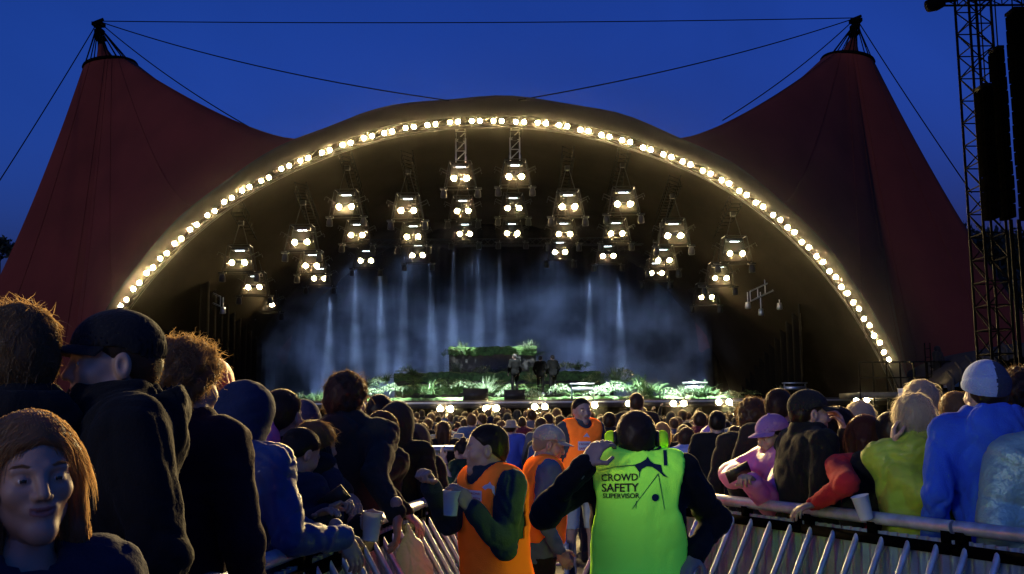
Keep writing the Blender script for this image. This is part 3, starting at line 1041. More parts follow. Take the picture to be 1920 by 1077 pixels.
# ---------------------------------------------------------------- heads (origin between the ears, facing +Y)
def make_head(fem, h):
    j = 0.85 if fem else 1.0

    def f(P):
        d = ell(P, (0, -0.014, 0.036), (0.076, 0.098, 0.086))
        d = smin(d, ell(P, (0, 0.026, -0.035), (0.060 * j, 0.064, 0.080)), 0.04)
        d = smin(d, caps(P, (-0.05 * j, 0.008, -0.066), (0, 0.066, -0.104), 0.02, 0.02), 0.03)
        d = smin(d, caps(P, (0.05 * j, 0.008, -0.066), (0, 0.066, -0.104), 0.02, 0.02), 0.03)
        d = smin(d, ell(P, (0, 0.072, -0.102), (0.022, 0.018, 0.018)), 0.025)
        for s_ in (-1, 1):
            d = smin(d, ell(P, (s_ * (0.040 if fem else 0.043), 0.056, -0.026), (0.024, 0.024, 0.022)), 0.03)
            d = smin(d, caps(P, (s_ * 0.014, 0.083, 0.020), (s_ * 0.046, 0.071, 0.020), 0.008 if fem else 0.011, 0.008), 0.016)
            d = smax(d, -ell(P, (s_ * 0.033, 0.098, -0.001), (0.019, 0.018, 0.013)), 0.012)
            d = smin(d, ell(P, (s_ * 0.033, 0.0735, -0.001), (0.0150, 0.0135, 0.0135)), 0.004)
        d = smin(d, caps(P, (0, 0.086, 0.012), (0, 0.107, -0.030), 0.008, 0.0115), 0.014)
        for s_ in (-1, 1):
            d = smin(d, ell(P, (s_ * 0.012, 0.094, -0.035), (0.008, 0.010, 0.008)), 0.007)
        d = smin(d, ell(P, (0, 0.078, -0.062), (0.030, 0.016, 0.016)), 0.018)
        sm_ = 11.0 if fem else 2.0
        PS = (P[0], P[1], P[2] - sm_ * P[0] ** 2 + 0.0)
        d = smin(d, ell(PS, (0, 0.0885, -0.0590), (0.024, 0.007, 0.0050)), 0.006)
        d = smin(d, ell(PS, (0, 0.0880, -0.0695), (0.020, 0.008, 0.0060)), 0.006)
        d = smax(d, -ell(PS, (0, 0.098, -0.0642), (0.028, 0.009, 0.0026)), 0.003)
        for s_ in (-1, 1):
            e = ell(P, (s_ * 0.079, -0.012, -0.006), (0.012, 0.020, 0.033))
            e = smax(e, -ell(P, (s_ * 0.092, -0.008, -0.004), (0.010, 0.011, 0.020)), 0.006)
            d = smin(d, e, 0.012)
        r_ = 0.047 if fem else 0.056
        d = smin(d, caps(P, (0, -0.022, -0.06), (0, -0.04, -0.235), r_, r_ * 1.1), 0.04)
        return d

    V, Q = net(f, (-0.1, -0.125, -0.225), (0.1, 0.125, 0.13), h)
    c = V[Q].mean(1)
    mi = np.zeros(len(Q), dtype=int)
    lip = (np.abs(c[:, 0]) < 0.024) & (c[:, 1] > 0.084) & (c[:, 2] < -0.0545 + 0.03 * np.abs(c[:, 0]) * 0) & (c[:, 2] > -0.076 + 0.25 * np.abs(c[:, 0]))
    mi[lip] = 1
    bag = Bag()
    bag.add(V, Q, mi)
    if h < 0.008:                                   # eyes and brows
        for s_ in (-1, 1):
            u, v = np.meshgrid(np.linspace(0, 2 * math.pi, 15), np.linspace(0, math.pi, 11), indexing='ij')
            E = np.stack([np.sin(v) * np.cos(u), np.cos(v), np.sin(v) * np.sin(u)], -1).reshape(-1, 3)
            F = [(a * 11 + b_, a * 11 + b_ + 1, (a + 1) * 11 + b_ + 1, (a + 1) * 11 + b_) for a in range(14) for b_ in range(10)]
            F = np.array(F)
            m_ = np.where(E[F].mean(1)[:, 1] > 0.80, 3, 2)
            Ev = E * 0.0118 + np.array((s_ * 0.033, 0.0765, -0.001))
            ez = E[F].mean(1)[:, 2]
            keep = (ez < 0.16) & (ez > -0.34)
            bag.add(Ev, F[keep], m_[keep])
            r = np.random.default_rng(3)
            for q in range(150):
                t = r.random()
                x = s_ * (0.014 + 0.036 * t)
                p = np.array((x, 0.092 - 0.018 * t ** 1.5, 0.0215 + 0.006 * math.sin(t * 2.6) + r.normal(0, 0.0019)))
                d_ = np.array((s_ * 0.010, -0.002, 0.003 * (1 - 2 * t)))
                bag.add([p + (0, 0, 0.0005), p - (0, 0, 0.0005), p + d_], np.array([(0, 1, 2)]), 4)
    return bag


HEADS = {}


def head(fem, h):
    k = (fem, h)
    if k not in HEADS: HEADS[k] = make_head(fem, h)
    return HEADS[k]


# ---------------------------------------------------------------- hands (right hand: wrist at origin, fingers +Y, palm -Z, thumb -X)
HANDS = {}


def hand(pose, h=0.004):
    if (pose, h) in HANDS: return HANDS[(pose, h)]
    curl = {"relax": (0.35, 0.45, 0.3), "flat": (0.1, 0.12, 0.1), "grip": (0.9, 0.95, 0.6), "droop": (0.25, 0.4, 0.3), "fist": (1.35, 1.5, 0.9), "cup": (0.55, 0.65, 0.5)}[pose]
    chains = []
    for k, (x, L_, r_) in enumerate(((-0.030, 0.074, 0.0090), (-0.010, 0.083, 0.0095), (0.011, 0.077, 0.0090), (0.030, 0.060, 0.0080))):
        p = np.array((x, 0.092 - 0.004 * abs(k - 1.2), 0.0))
        a, sp = 0.0, (x * 2.2)
        pts = [p]
        for seg, cu in zip((0.45, 0.31, 0.24), curl):
            a += cu * (1 + 0.12 * (k - 1))
            d = np.array((sp * math.cos(a) * 0.35, math.cos(a), -math.sin(a)))
            p = p + d * L_ * seg
            pts.append(p)
        chains.append((pts, r_))
    th = {"grip": ((-0.062, 0.050, -0.030), (-0.052, 0.080, -0.052)), "cup": ((-0.066, 0.052, -0.026), (-0.060, 0.084, -0.044)),
          "fist": ((-0.05, 0.06, -0.03), (-0.02, 0.078, -0.042))}.get(pose, ((-0.066, 0.055, -0.012), (-0.076, 0.088, -0.018)))
    chains.append(([np.array((-0.028, 0.022, -0.004)), np.array((-0.052, 0.040, -0.012)), np.array(th[0]), np.array(th[1])], 0.0105))

    def f(P):
        d = caps(P, (0, -0.05, 0), (0, 0.01, 0), 0.027, 0.027, 1.0)
        X, Y, Z = P
        pal = ell((X, Y, Z), (0, 0.052, 0), (0.044, 0.056, 0.0165))
        d = smin(d, pal, 0.02)
        for pts, r_ in chains:
            e = None
            for q in range(3):
                g = caps(P, pts[q], pts[q + 1], r_ * (1.06 - 0.08 * q), r_ * (0.98 - 0.08 * q))
                e = g if e is None else smin(e, g, 0.004)
            d = smin(d, e, 0.008)
        return d

    allp = np.vstack([np.array(c[0]) for c in chains] + [[(-0.05, -0.06, -0.03), (0.05, 0.1, 0.03)]])
    V, Q = net(f, allp.min(0) - 0.016, allp.max(0) + 0.016, h)
    HANDS[(pose, h)] = (V, Q)
    return V, Q


# ---------------------------------------------------------------- hair on the head origin
def ribbons(P0, D0, L, w_, r, grav=0.5, curl=0.0, segs=4):
    """bundle of thin ribbons; returns V, F"""
    n_ = len(P0)
    V = np.zeros((n_, segs + 1, 2, 3))
    p, d = P0.copy(), D0.copy()
    ph = r.uniform(0, 6.28, n_)
    side = np.cross(d, r.normal(0, 1, (n_, 3)))
    side /= np.linalg.norm(side, axis=1)[:, None] + 1e-9
    for k in range(segs + 1):
        ww = (w_ * (1 - 0.8 * k / segs))
        ww = ww[:, None] if hasattr(ww, "__len__") else ww
        V[:, k, 0] = p - side * ww
        V[:, k, 1] = p + side * ww
        st = (L / segs)[:, None]
        cu = np.stack([np.sin(ph + k * 1.7), np.cos(ph * 1.3 + k * 1.9), np.sin(ph * 0.7 + k * 1.5)], 1) * curl
        d = d + np.array((0, 0, -grav / segs)) + cu
        d /= np.linalg.norm(d, axis=1)[:, None] + 1e-9
        p = p + d * st
    base = np.arange(n_)[:, None] * (segs + 1) * 2
    F = []
    for k in range(segs):
        F.append(np.stack([base[:, 0] + 2 * k, base[:, 0] + 2 * k + 1, base[:, 0] + 2 * k + 3, base[:, 0] + 2 * k + 2], 1))
    return V.reshape(-1, 3), np.concatenate(F)


def hair(style, seed, count, h=0.007, length=None):
    r = np.random.default_rng(seed)
    t = {"short": 0.006, "buzz": 0.003, "fluffy": 0.018, "curly": 0.026, "long": 0.012, "bun": 0.007, "tuft": 0.010, "mid": 0.016, "under": 0.004}[style]

    def f(P):
        X, Y, Z = P
        d = ell(P, (0, -0.016, 0.040), (0.080 + t, 0.100 + t, 0.086 + t))
        d = smin(d, ell(P, (0, -0.045, -0.015), (0.070 + t, 0.064 + t, 0.070 + t * 0.5)), 0.03)
        g = Z - 0.86 * Y + 0.004
        if style in ("fluffy", "curly", "mid"): g = g + 0.012
        if style in ("short", "buzz"): g = g - 0.016
        d = smax(d, -g * 0.72, 0.012)
        if style == "under": d = smax(d, -(0.06 - Z), 0.006)
        if style == "long":
            for s_ in (-1, 1):
                d = smin(d, caps(P, (s_ * 0.074, 0.0, 0.03), (s_ * 0.086, -0.005, -0.12), 0.022, 0.024), 0.03)
                d = smin(d, caps(P, (s_ * 0.086, -0.005, -0.12), (s_ * 0.095, 0.0, -0.27), 0.024, 0.016), 0.02)
            d = smin(d, caps(P, (-0.04, -0.09, -0.02), (-0.045, -0.10, -0.28), 0.045, 0.03), 0.03)
            d = smin(d, caps(P, (0.04, -0.09, -0.02), (0.045, -0.10, -0.28), 0.045, 0.03), 0.03)
        if style == "bun": d = smin(d, ell(P, (0, -0.085, 0.115), (0.036, 0.036, 0.034)), 0.015)
        return d

    V, Q = net(f, (-0.13, -0.15, -0.3 if style == "long" else -0.1), (0.13, 0.12, 0.17), h)
    N = vnorm(V, Q)
    am = {"curly": 0.010, "fluffy": 0.010, "mid": 0.005}.get(style, 0.002)
    n3 = np.sin(V[:, 0] * 90 + seed) * np.sin(V[:, 1] * 80 + 1) * np.sin(V[:, 2] * 85 + 2)
    V = V + N * (n3 * am)[:, None]
    bag = Bag()
    bag.add(V, Q)
    if count:
        L0 = length or {"short": 0.028, "buzz": 0.013, "fluffy": 0.055, "curly": 0.05, "long": 0.10, "bun": 0.02, "tuft": 0.030, "mid": 0.06, "under": 0.008}[style]
        ok = np.nonzero(V[:, 2] > (-0.29 if style == "long" else -0.075))[0]
        ii = r.choice(ok, count)
        P0 = V[ii] - N[ii] * 0.002
        crown = np.array((0.01, -0.055, 0.125))
        comb = P0 - crown
        comb -= N[ii] * (comb * N[ii]).sum(1)[:, None]
        comb /= np.linalg.norm(comb, axis=1)[:, None] + 1e-6
        na, ca, ra = {"short": (0.55, 0.8, 0.3), "buzz": (1, 0.3, 0.3), "fluffy": (0.9, 0.4, 0.55), "curly": (0.8, 0.3, 0.8), "long": (0.12, 0.9, 0.12), "bun": (0.25, -0.9, 0.15),
                      "tuft": (0.7, 0.6, 0.4), "mid": (0.4, 0.8, 0.4), "under": (1, 0.3, 0.2)}[style]
        D0 = N[ii] * na + comb * ca + r.normal(0, ra, (count, 3))
        L_ = L0 * r.uniform(0.4, 1.2, count)
        if style == "long":
            dn = P0[:, 2] < 0.0
            D0[dn] = np.array((0, 0, -1.0)) + N[ii][dn] * 0.14 + r.normal(0, 0.09, (dn.sum(), 3))
            L_[dn] *= 1.4
            fr = (P0[:, 1] > 0.015) & (P0[:, 2] > 0.0)
            sg = np.where(P0[:, 0] >= -0.004, 1.0, -1.0)
            D0[fr] = np.stack([sg, -0.35 + 0 * sg, -0.15 + 0 * sg], 1)[fr] + N[ii][fr] * 0.3 + r.normal(0, 0.1, (fr.sum(), 3))
            L_[fr] *= np.where(P0[fr, 1] > 0.06, 0.5, 0.7)
        if style == "tuft":
            fr = (P0[:, 1] > 0.0) & (P0[:, 2] > 0.09)
            L_[fr] *= 1.6
            D0[fr] += np.array((0, 0.2, 0.9))
        D0 /= np.linalg.norm(D0, axis=1)[:, None] + 1e-9
        Vr, Fr = ribbons(P0, D0, L_, 0.0011, r, {"short": 0.6, "fluffy": 0.3, "curly": 0.2, "long": 2.6, "mid": 1.0, "tuft": 0.3}.get(style, 0.2), {"curly": 0.75, "fluffy": 0.35, "mid": 0.22, "tuft": 0.28, "short": 0.15}.get(style, 0.06))
        bag.add(Vr, Fr)
    return bag


def hair_mat(name, col, rand=0.0):
    m = mat(name, col, 0.42, spec=0.4, transl=0.6)
    for q in m.node_tree.nodes:
        if q.type == 'BSDF_TRANSLUCENT': q.inputs[0].default_value = (min(0.9, col[0] * 2.6 + 0.10), min(0.8, col[1] * 2.5 + 0.066), min(0.6, col[2] * 2.2 + 0.030), 1)
    n, L = m.node_tree.nodes, m.node_tree.links
    b = n["Principled BSDF"]
    b.inputs["Sheen Weight"].default_value = 0.15
    if rand:
        oi = n.new("ShaderNodeObjectInfo")
        cr = n.new("ShaderNodeValToRGB")
        E = cr.color_ramp.elements
        E[0].color = (0.012, 0.008, 0.006, 1)
        E[1].color, E[1].position = (0.26, 0.17, 0.08, 1), 1.0
        for p, c in ((0.35, (0.03, 0.018, 0.010)), (0.6, (0.07, 0.04, 0.02)), (0.85, (0.15, 0.09, 0.045))):
            e = E.new(p)
            e.color = (*c, 1)
        L.new(oi.outputs["Random"], cr.inputs[0])
        L.new(cr.outputs[0], b.inputs["Base Color"])
        for q in n:
            pass
    return m


def cloth(name, col, rough=0.9, bump=0.25, bs=120, vary=0.2, transl=0.0, sheen=0.04, coat=0.0, crease=0.55):
    m = mat(name, col, rough, bump=bump, bscale=bs, vary=vary, vscale=5, spec=0.25, sheen=sheen, transl=transl, coat=coat)
    n, L = m.node_tree.nodes, m.node_tree.links
    b1 = [q for q in n if q.type == 'BUMP'][0]
    tc = [q for q in n if q.type == 'TEX_COORD'][0]
    no = n.new("ShaderNodeTexNoise")
    no.noise_type = 'RIDGED_MULTIFRACTAL'
    no.inputs["Scale"].default_value = 6.5
    no.inputs["Detail"].default_value = 3
    no.inputs["Distortion"].default_value = 0.8
    L.new(tc.outputs["Object"], no.inputs["Vector"])
    b2 = n.new("ShaderNodeBump")
    b2.inputs["Strength"].default_value = crease
    b2.inputs["Distance"].default_value = 0.022
    L.new(no.outputs[0], b2.inputs["Height"])
    L.new(b2.outputs[0], b1.inputs["Normal"])
    return m


H_dark = hair_mat("dark_brown_hair", (0.022, 0.014, 0.010))
H_black = hair_mat("black_hair", (0.010, 0.008, 0.007))
H_brown = hair_mat("brown_hair", (0.058, 0.039, 0.025))
H_dblond = hair_mat("dark_blond_hair", (0.15, 0.10, 0.05))
H_blond = hair_mat("blond_hair", (0.34, 0.25, 0.13))
H_pale = hair_mat("pale_blond_hair", (0.50, 0.44, 0.34))
H_grey = hair_mat("grey_hair", (0.30, 0.29, 0.28))
H_fair = hair_mat("fair_brown_hair", (0.24, 0.16, 0.085))
H_red = hair_mat("auburn_hair", (0.07, 0.022, 0.010))
H_any = hair_mat("crowd_hair", (0.05, 0.03, 0.02), 1.0)


# ---------------------------------------------------------------- a whole person
def person(label, px, top, D, yaw=0.0, hairstyle="short", hm=None, fem=False, jacket=None, legs=None, skin=None, lean=0.0, hyaw=0.0, hpitch=0.0, hroll=0.0, wid=1.0, hem=0.80,
           le=None, lh=None, re=None, rh=None, lp="relax", rp="relax", hood=None, collar=None, vest=None, vest_hem=0.78, cap=None, capm=None, brimm=None, sleeve=True, res=0.014, hres=0.0045,
           strands=2600, group=None, wr=0.010, seed=1, hlen=None, poncho=None, bare=None, hoodup=None, extra_top=0.0, fatk=1.0, zb=None, cat="person", hands=True, hoodr=1.0, sk=0.0, nk_=0.035):
    ptop = at(px, top, D)
    zb = gz(D) if zb is None else zb
    H = ptop.z - zb
    la = R(lean)
    s = H / (0.92 + math.cos(la) * (0.83 - nk_))
    yw = R(yaw) - math.atan2(px - 960, FPX)        # yaw is told against the line of sight
    rot = Matrix.Rotation(yw, 3, 'Z')
    off = rot @ Vector((0, math.sin(la) * 0.75 * s, 0))
    base = Vector((ptop.x - off.x, ptop.y - off.y, zb))
    root = empty("person", base, yw)
    tag(root, label, cat, group)
    inv = rot.transposed()

    def loc(q):
        if q is None: return None
        if isinstance(q, tuple) and len(q) == 3 and q[0] > 6:
            return np.array(inv @ (at(*q) - base))
        return np.array(q, dtype=float) * s

    def up(p):      # upright body coordinates -> leaned
        p = np.array(p, dtype=float)
        z = p[..., 2] - 0.92
        y = p[..., 1] * math.cos(la) + z * math.sin(la)
        z2 = z * math.cos(la) - p[..., 1] * math.sin(la) + 0.92
        return np.stack([p[..., 0], y, z2], -1) * s

    def unl(P):     # grid in metres -> upright unit coordinates
        X, Y, Z = P
        X, Y, Z = X / s, Y / s, Z / s - 0.92
        return X, Y * math.cos(la) - Z * math.sin(la), Z * math.cos(la) + Y * math.sin(la) + 0.92

    sw = 0.188 * wid
    shl, shr = up((-sw, 0, 1.425)), up((sw, 0, 1.425))
    le_ = loc(le) if le is not None else up((-sw - 0.075, -0.03, 1.15))
    re_ = loc(re) if re is not None else up((sw + 0.075, -0.03, 1.15))
    lh_ = loc(lh) if lh is not None else up((-sw - 0.07, 0.09, 0.92))
    rh_ = loc(rh) if rh is not None else up((sw + 0.07, 0.09, 0.92))

    def fitarm(sh, el, ha):      # keep human limb lengths: elbow found between shoulder and hand, bent towards the hint
        U, Fo = 0.30 * s, 0.27 * s
        v = ha - sh
        d = np.linalg.norm(v)
        if d > (U + Fo) * 0.995:
            ha = sh + v / d * (U + Fo) * 0.995
            v = ha - sh
            d = np.linalg.norm(v)
        v = v / (d + 1e-9)
        a = (U * U - Fo * Fo + d * d) / (2 * d + 1e-9)
        hh = math.sqrt(max(U * U - a * a, 1e-6))
        e = el - sh
        e = e - v * (e @ v)
        e = e / (np.linalg.norm(e) + 1e-9)
        return sh + v * a + e * hh, ha

    le_, lh_ = fitarm(shl, le_, lh_)
    re_, rh_ = fitarm(shr, re_, rh_)

    def torso(P, inf):
        Q = unl(P)
        w_ = wid
        d = caps(Q, (-0.12 * w_, 0, 1.405), (0.12 * w_, 0, 1.405), 0.085 + inf, 0.085 + inf)
        d = smin(d, ell(Q, (0, 0.0, 1.24), (0.185 * w_ + inf, 0.125 * fatk + inf, 0.24 + inf)), 0.06)
        d = smin(d, ell(Q, (0, 0.012 * fatk, 1.03), (0.168 * w_ + inf, 0.125 * fatk + inf, 0.24 + inf)), 0.06)
        d = smin(d, ell(Q, (0, -0.01, 0.90), (0.178 * w_ + inf, 0.128 * fatk + inf, 0.17 + inf)), 0.06)
        return d * s

    def arms(P, inf, short=False):
        d = None
        for sh, el, ha in ((shl, le_, lh_), (shr, re_, rh_)):
            g = caps(P, sh, el, (0.062 + inf) * s, (0.048 + inf) * s)
            if not short:
                e2 = el + (ha - el) * 0.97
                g = smin(g, caps(P, el, e2, (0.047 + inf) * s, (0.033 + inf) * s), 0.02)
            d = g if d is None else np.minimum(d, g)
        return d

    lx = 0.095 + sk
    hipz = 0.92

    def legf(P, inf, zcut=0.0):
        d = ell(P, (0, -0.01 * s, 0.90 * s), ((0.172 * wid + inf) * s, (0.122 * fatk + inf) * s, (0.13 + inf) * s))
        for s_ in (-1, 1):
            d = smin(d, caps(P, (s_ * 0.09 * s, 0, 0.88 * s), (s_ * (lx + 0.01) * s, 0.015 * s, 0.48 * s), (0.085 + inf) * s, (0.058 + inf) * s), 0.04)
            d = smin(d, caps(P, (s_ * (lx + 0.01) * s, 0.015 * s, 0.48 * s), (s_ * (lx + 0.02) * s, -0.02 * s, 0.07 * s), (0.056 + inf) * s, (0.040 + inf) * s), 0.03)
        return d

    pts = np.array([shl, shr, le_, re_, lh_, rh_])
    lo0 = np.array((-0.32 * wid * s, -0.26 * fatk * s, 0.0))
    hi0 = np.array((0.32 * wid * s, 0.26 * fatk * s, 0))
    headc = up((0, 0.02, 1.628 - nk_))
    tl, th = up((0, -0.2, 1.5)), up((0, 0.2, 1.5))
    lo = np.minimum(np.minimum(pts.min(0) - 0.12, lo0), np.minimum(tl, headc) - 0.16)
    hi = np.maximum(np.maximum(pts.max(0) + 0.12, hi0), np.maximum(th, headc) + 0.16)
    hres2 = hres
    sm = skin or M_skin
    # body: whole figure under the clothes, head and hands fine
    bag = Bag()
    hb_ = head(fem, hres2)
    Mh = Matrix.Translation(headc) @ Matrix.Rotation(R(hyaw), 4, 'Z') @ Matrix.Rotation(R(-hpitch) - la * 0.35, 4, 'X') @ Matrix.Rotation(R(hroll), 4, 'Y') @ Matrix.Scale(s, 4)
    for V, F, m_ in zip(hb_.V, hb_.F, hb_.M): pass
    nb = 0
    for V, F, m_ in zip(hb_.V, hb_.F, hb_.M):
        bag.add(xf(V, Mh), F - nb, m_)
        nb += len(V)

    def bodyf(P):
        d = torso(P, -0.022)
        d = smin(d, arms(P, -0.014), 0.03 * s)
        d = smin(d, legf(P, -0.012), 0.05 * s)
        d = smin(d, caps(P, up((0, -0.02, 1.40)), up((0, 0.0, 1.50)), 0.055 * s, 0.05 * s), 0.03 * s)
        for s_ in (-1, 1):
            d = smin(d, caps(P, (s_ * (lx + 0.02) * s, -0.03 * s, 0.045 * s), (s_ * (lx + 0.04) * s, 0.13 * s, 0.035 * s), 0.035 * s, 0.03 * s), 0.02)
        return d
    Vb, Qb = net(bodyf, np.array((lo[0], lo[1], 0.0)), np.array((hi[0], hi[1], up((0, 0, 1.53))[2] + 0.02)), max(0.024, res * 1.5))
    bag.add(Vb, Qb)
    if hands:
        for el, ha, po, sgn_ in ((le_, lh_, lp, -1), (re_, rh_, rp, 1)):
            if isinstance(po, tuple): po, dirn, tw = po
            else: dirn, tw = None, 0.0
            V, Q = hand(po, 0.0035 if D < 5.6 else 0.006)
            f_ = (ha - el) / (np.linalg.norm(ha - el) + 1e-9)
            if dirn is not None:
                f_ = np.array(dirn, dtype=float)
                f_ /= np.linalg.norm(f_)
            # palm normal: down when the forearm is level, inward when it hangs
            hint = np.array((0, 0, 1.0)) if abs(f_[2]) < 0.75 else np.array((sgn_ * 1.0, 0.1, 0.0))
            zz = hint - f_ * (hint @ f_)
            zz /= np.linalg.norm(zz)
            if tw:
                zz = zz * math.cos(R(tw)) + np.cross(f_, zz) * math.sin(R(tw))
            xx = np.cross(f_, zz)
            Mx = np.eye(4)
            Mx[:3, 0], Mx[:3, 1], Mx[:3, 2], Mx[:3, 3] = xx * s, f_ * s, zz * s, ha
            if sgn_ < 0:
                V = V * np.array((-1, 1, 1))
                Q = Q[:, ::-1]
            bag.add(xf(V, Mx), Q)
    bag.build("body", [sm, M_lip, M_eye, M_iris, hm or H_dark], root)
    # hair
    if hairstyle:
        hg_ = hair(hairstyle, seed, strands, 0.006 if D < 4.6 else 0.009, hlen)
        b2 = Bag()
        nb = 0
        for V, F, m_ in zip(hg_.V, hg_.F, hg_.M):
            b2.add(xf(V, Mh), F - nb, 0)
            nb += len(V)
        b2.build("hair", [hm or H_dark], root)
    # trousers, shoes
    if legs is not None:
        def lf(P):
            d = legf(P, 0.008)
            return np.maximum(d, np.maximum(0.06 * s - P[2] if bare is None else bare * s - P[2], P[2] - max(0.86, hem + 0.04) * s))
        V, Q = net(lf, (-0.28 * s - sk, -0.24 * s * fatk, 0.03), (0.28 * s + sk, 0.22 * s * fatk, 1.0 * s), max(res, 0.018))
        V = wrinkle(V, vnorm(V, Q), wr * 0.8, seed + 50)
        mesh("shorts" if bare else "trousers", V, Q, legs, root)

        def sf(P):
            d = None
            for s_ in (-1, 1):
                a = caps(P, (s_ * (lx + 0.02) * s, -0.035 * s, 0.055 * s), (s_ * (lx + 0.045) * s, 0.15 * s, 0.04 * s), 0.046 * s, 0.042 * s)
                a = smin(a, caps(P, (s_ * (lx + 0.02) * s, -0.02 * s, 0.06 * s), (s_ * (lx + 0.02) * s, -0.02 * s, 0.13 * s), 0.05 * s, 0.052 * s), 0.03)
                d = a if d is None else np.minimum(d, a)
            return np.maximum(d, 0.004 - P[2])
        V, Q = net(sf, (-0.26 * s - sk, -0.14 * s, 0), (0.26 * s + sk, 0.24 * s, 0.19 * s), max(res, 0.016))
        mesh("shoes", V, Q, M_shoe, root)
    # jacket with sleeves
    if jacket is not None:
        def jf(P):
            Q_ = unl(P)
            d = smax(torso(P, 0.014), (hem - Q_[2]) * s, 0.012)
            d = smin(d, arms(P, 0.012, not sleeve), 0.045 * s)
            nk = caps(Q_, (0, 0.03, 1.46), (0, 0.05, 1.8), 0.058, 0.07) * s
            if collar is None and hood is None:
                d = smax(d, -nk, 0.01)
            if collar is not None or hood is not None:
                cz_, cr_, ct = (1.475, 0.075, 0.030 * (1.0 if hood is None else 1.5)) if collar is None or hood is not None else (1.49, 0.070, 0.026 * collar)
                X, Y, Z = Q_
                rr = np.sqrt(X ** 2 + ((Y - 0.012)) ** 2)
                tor = np.sqrt((rr - cr_) ** 2 + ((Z - cz_ - 0.1 * np.maximum(-(Y) * 0.35, -0.02)) * 0.7) ** 2) - ct
                d = smin(smax(d, -nk, 0.01), tor * s, 0.03)
            if hood is not None:
                hb2 = ell(Q_, (0, -0.108 * hoodr, 1.43), (0.125 * hood, 0.045 * hood, 0.105 * hood))
                hb2 = smax(hb2, -ell(Q_, (0, -0.085 * hoodr, 1.535), (0.085 * hood, 0.045 * hood, 0.05 * hood)), 0.01)
                d = smin(d, hb2 * s, 0.014)
            return d
        V, Q = net(jf, np.array((lo[0], lo[1], min(up((0, 0.0, hem))[2], pts[:, 2].min()) - 0.08)), np.array((hi[0], hi[1], max(up((0, 0, 1.62))[2], pts[:, 2].max() + 0.1))), res)
        N = vnorm(V, Q)
        V = wrinkle(V, N, wr, seed)
        jo = mesh("jacket", V, Q, jacket, root)
    # tabard vest over the jacket
    if vest is not None:
        def vf(P):
            Q_ = unl(P)
            d = torso(P, 0.036)
            X, Y, Z = Q_
            halfw = 0.198 * wid - 0.03 * np.exp(-((Z - 1.30) / 0.10) ** 2) + 0.015 * np.clip((1.05 - Z) / 0.3, 0, 1)
            d = smax(d, (np.abs(X) - halfw) * s, 0.012)
            d = np.maximum(d, (vest_hem - Z) * s)
            nk = caps(Q_, (0, 0.065, 1.49), (0, 0.03, 1.8), 0.078, 0.10) * s
            d = smax(d, -nk, 0.012)
            d = np.maximum(d, -(torso(P, 0.016)))
            return d
        vz = up(np.array([(0, 0, vest_hem), (0, 0, 1.56)]))
        V, Q = net(vf, np.array((-0.25 * wid * s, lo[1], vz[:, 2].min() - 0.1)), np.array((0.25 * wid * s, hi[1], vz[:, 2].max() + 0.05)), min(res, 0.011))
        N = vnorm(V, Q)
        V = wrinkle(V, N, 0.0045, seed + 9, 0.8)
        vo = mesh("vest", V, Q, vest, root)
        root["_v"] = 1
    # poncho: one loose sheet over shoulders and arms
    if poncho is not None:
        pm_, wid2, phem = poncho

        def pf(P):
            Q_ = unl(P)
            X, Y, Z = Q_
            d = caps(Q_, (-0.13 * wid, 0, 1.42), (0.13 * wid, 0, 1.42), 0.10, 0.10)
            d = smin(d, caps(Q_, (0, 0, 1.36), (0, 0.03, phem - 0.1), 0.20 * wid, 0.235 * wid2, 1.25), 0.08)
            d = d * s
            d = smin(d, arms(P, 0.035), 0.09 * s)
            d = np.maximum(d, (phem + 0.03 * np.sin(X * 21) - Z) * s)
            nk = caps(Q_, (0, 0.035, 1.46), (0, 0.03, 1.8), 0.07, 0.08) * s
            return smax(d, -nk, 0.012)
        V, Q = net(pf, np.array((min(lo[0], -0.42 * s * wid2), min(lo[1], -0.36 * s), up((0, 0, phem))[2] - 0.1)), np.array((max(hi[0], 0.42 * s * wid2), max(hi[1], 0.36 * s), up((0, 0, 1.55))[2] + 0.05)), res)
        N = vnorm(V, Q)
        V = wrinkle(V, N, 0.013, seed + 3, 0.6)
        mesh("poncho", V, Q, pm_, root)
    if hoodup is not None:
        hm_, point = hoodup
        inv_h = np.array(Mh.inverted())

        def hf(P):
            X, Y, Z = P
            d = ell(P, (0, -0.022, 0.030), (0.108, 0.128, 0.122))
            d = smin(d, caps(P, (0, -0.04, -0.05), (0, -0.03, -0.19), 0.105, 0.125), 0.06)
            if point: d = smin(d, caps(P, (0, -0.05, 0.08), (0, -0.075, 0.12 + point), 0.07, 0.016), 0.07)
            inn = ell(P, (0, -0.018, 0.026), (0.098, 0.117, 0.111))
            inn = np.minimum(inn, caps(P, (0, -0.03, -0.05), (0, -0.02, -0.2), 0.094, 0.110))
            d = np.maximum(d, -inn)
            op = ell(P, (0, 0.125, -0.02), (0.080, 0.095, 0.125))
            d = smax(d, -op, 0.012)
            return np.maximum(d, -0.17 - Z)
        V, Q = net(hf, (-0.16, -0.2, -0.2), (0.16, 0.14, 0.17 + (point or 0)), 0.007)
        V = wrinkle(V, vnorm(V, Q), 0.004, seed + 5)
        mesh("hood", xf(V, Mh), Q, hm_, root)
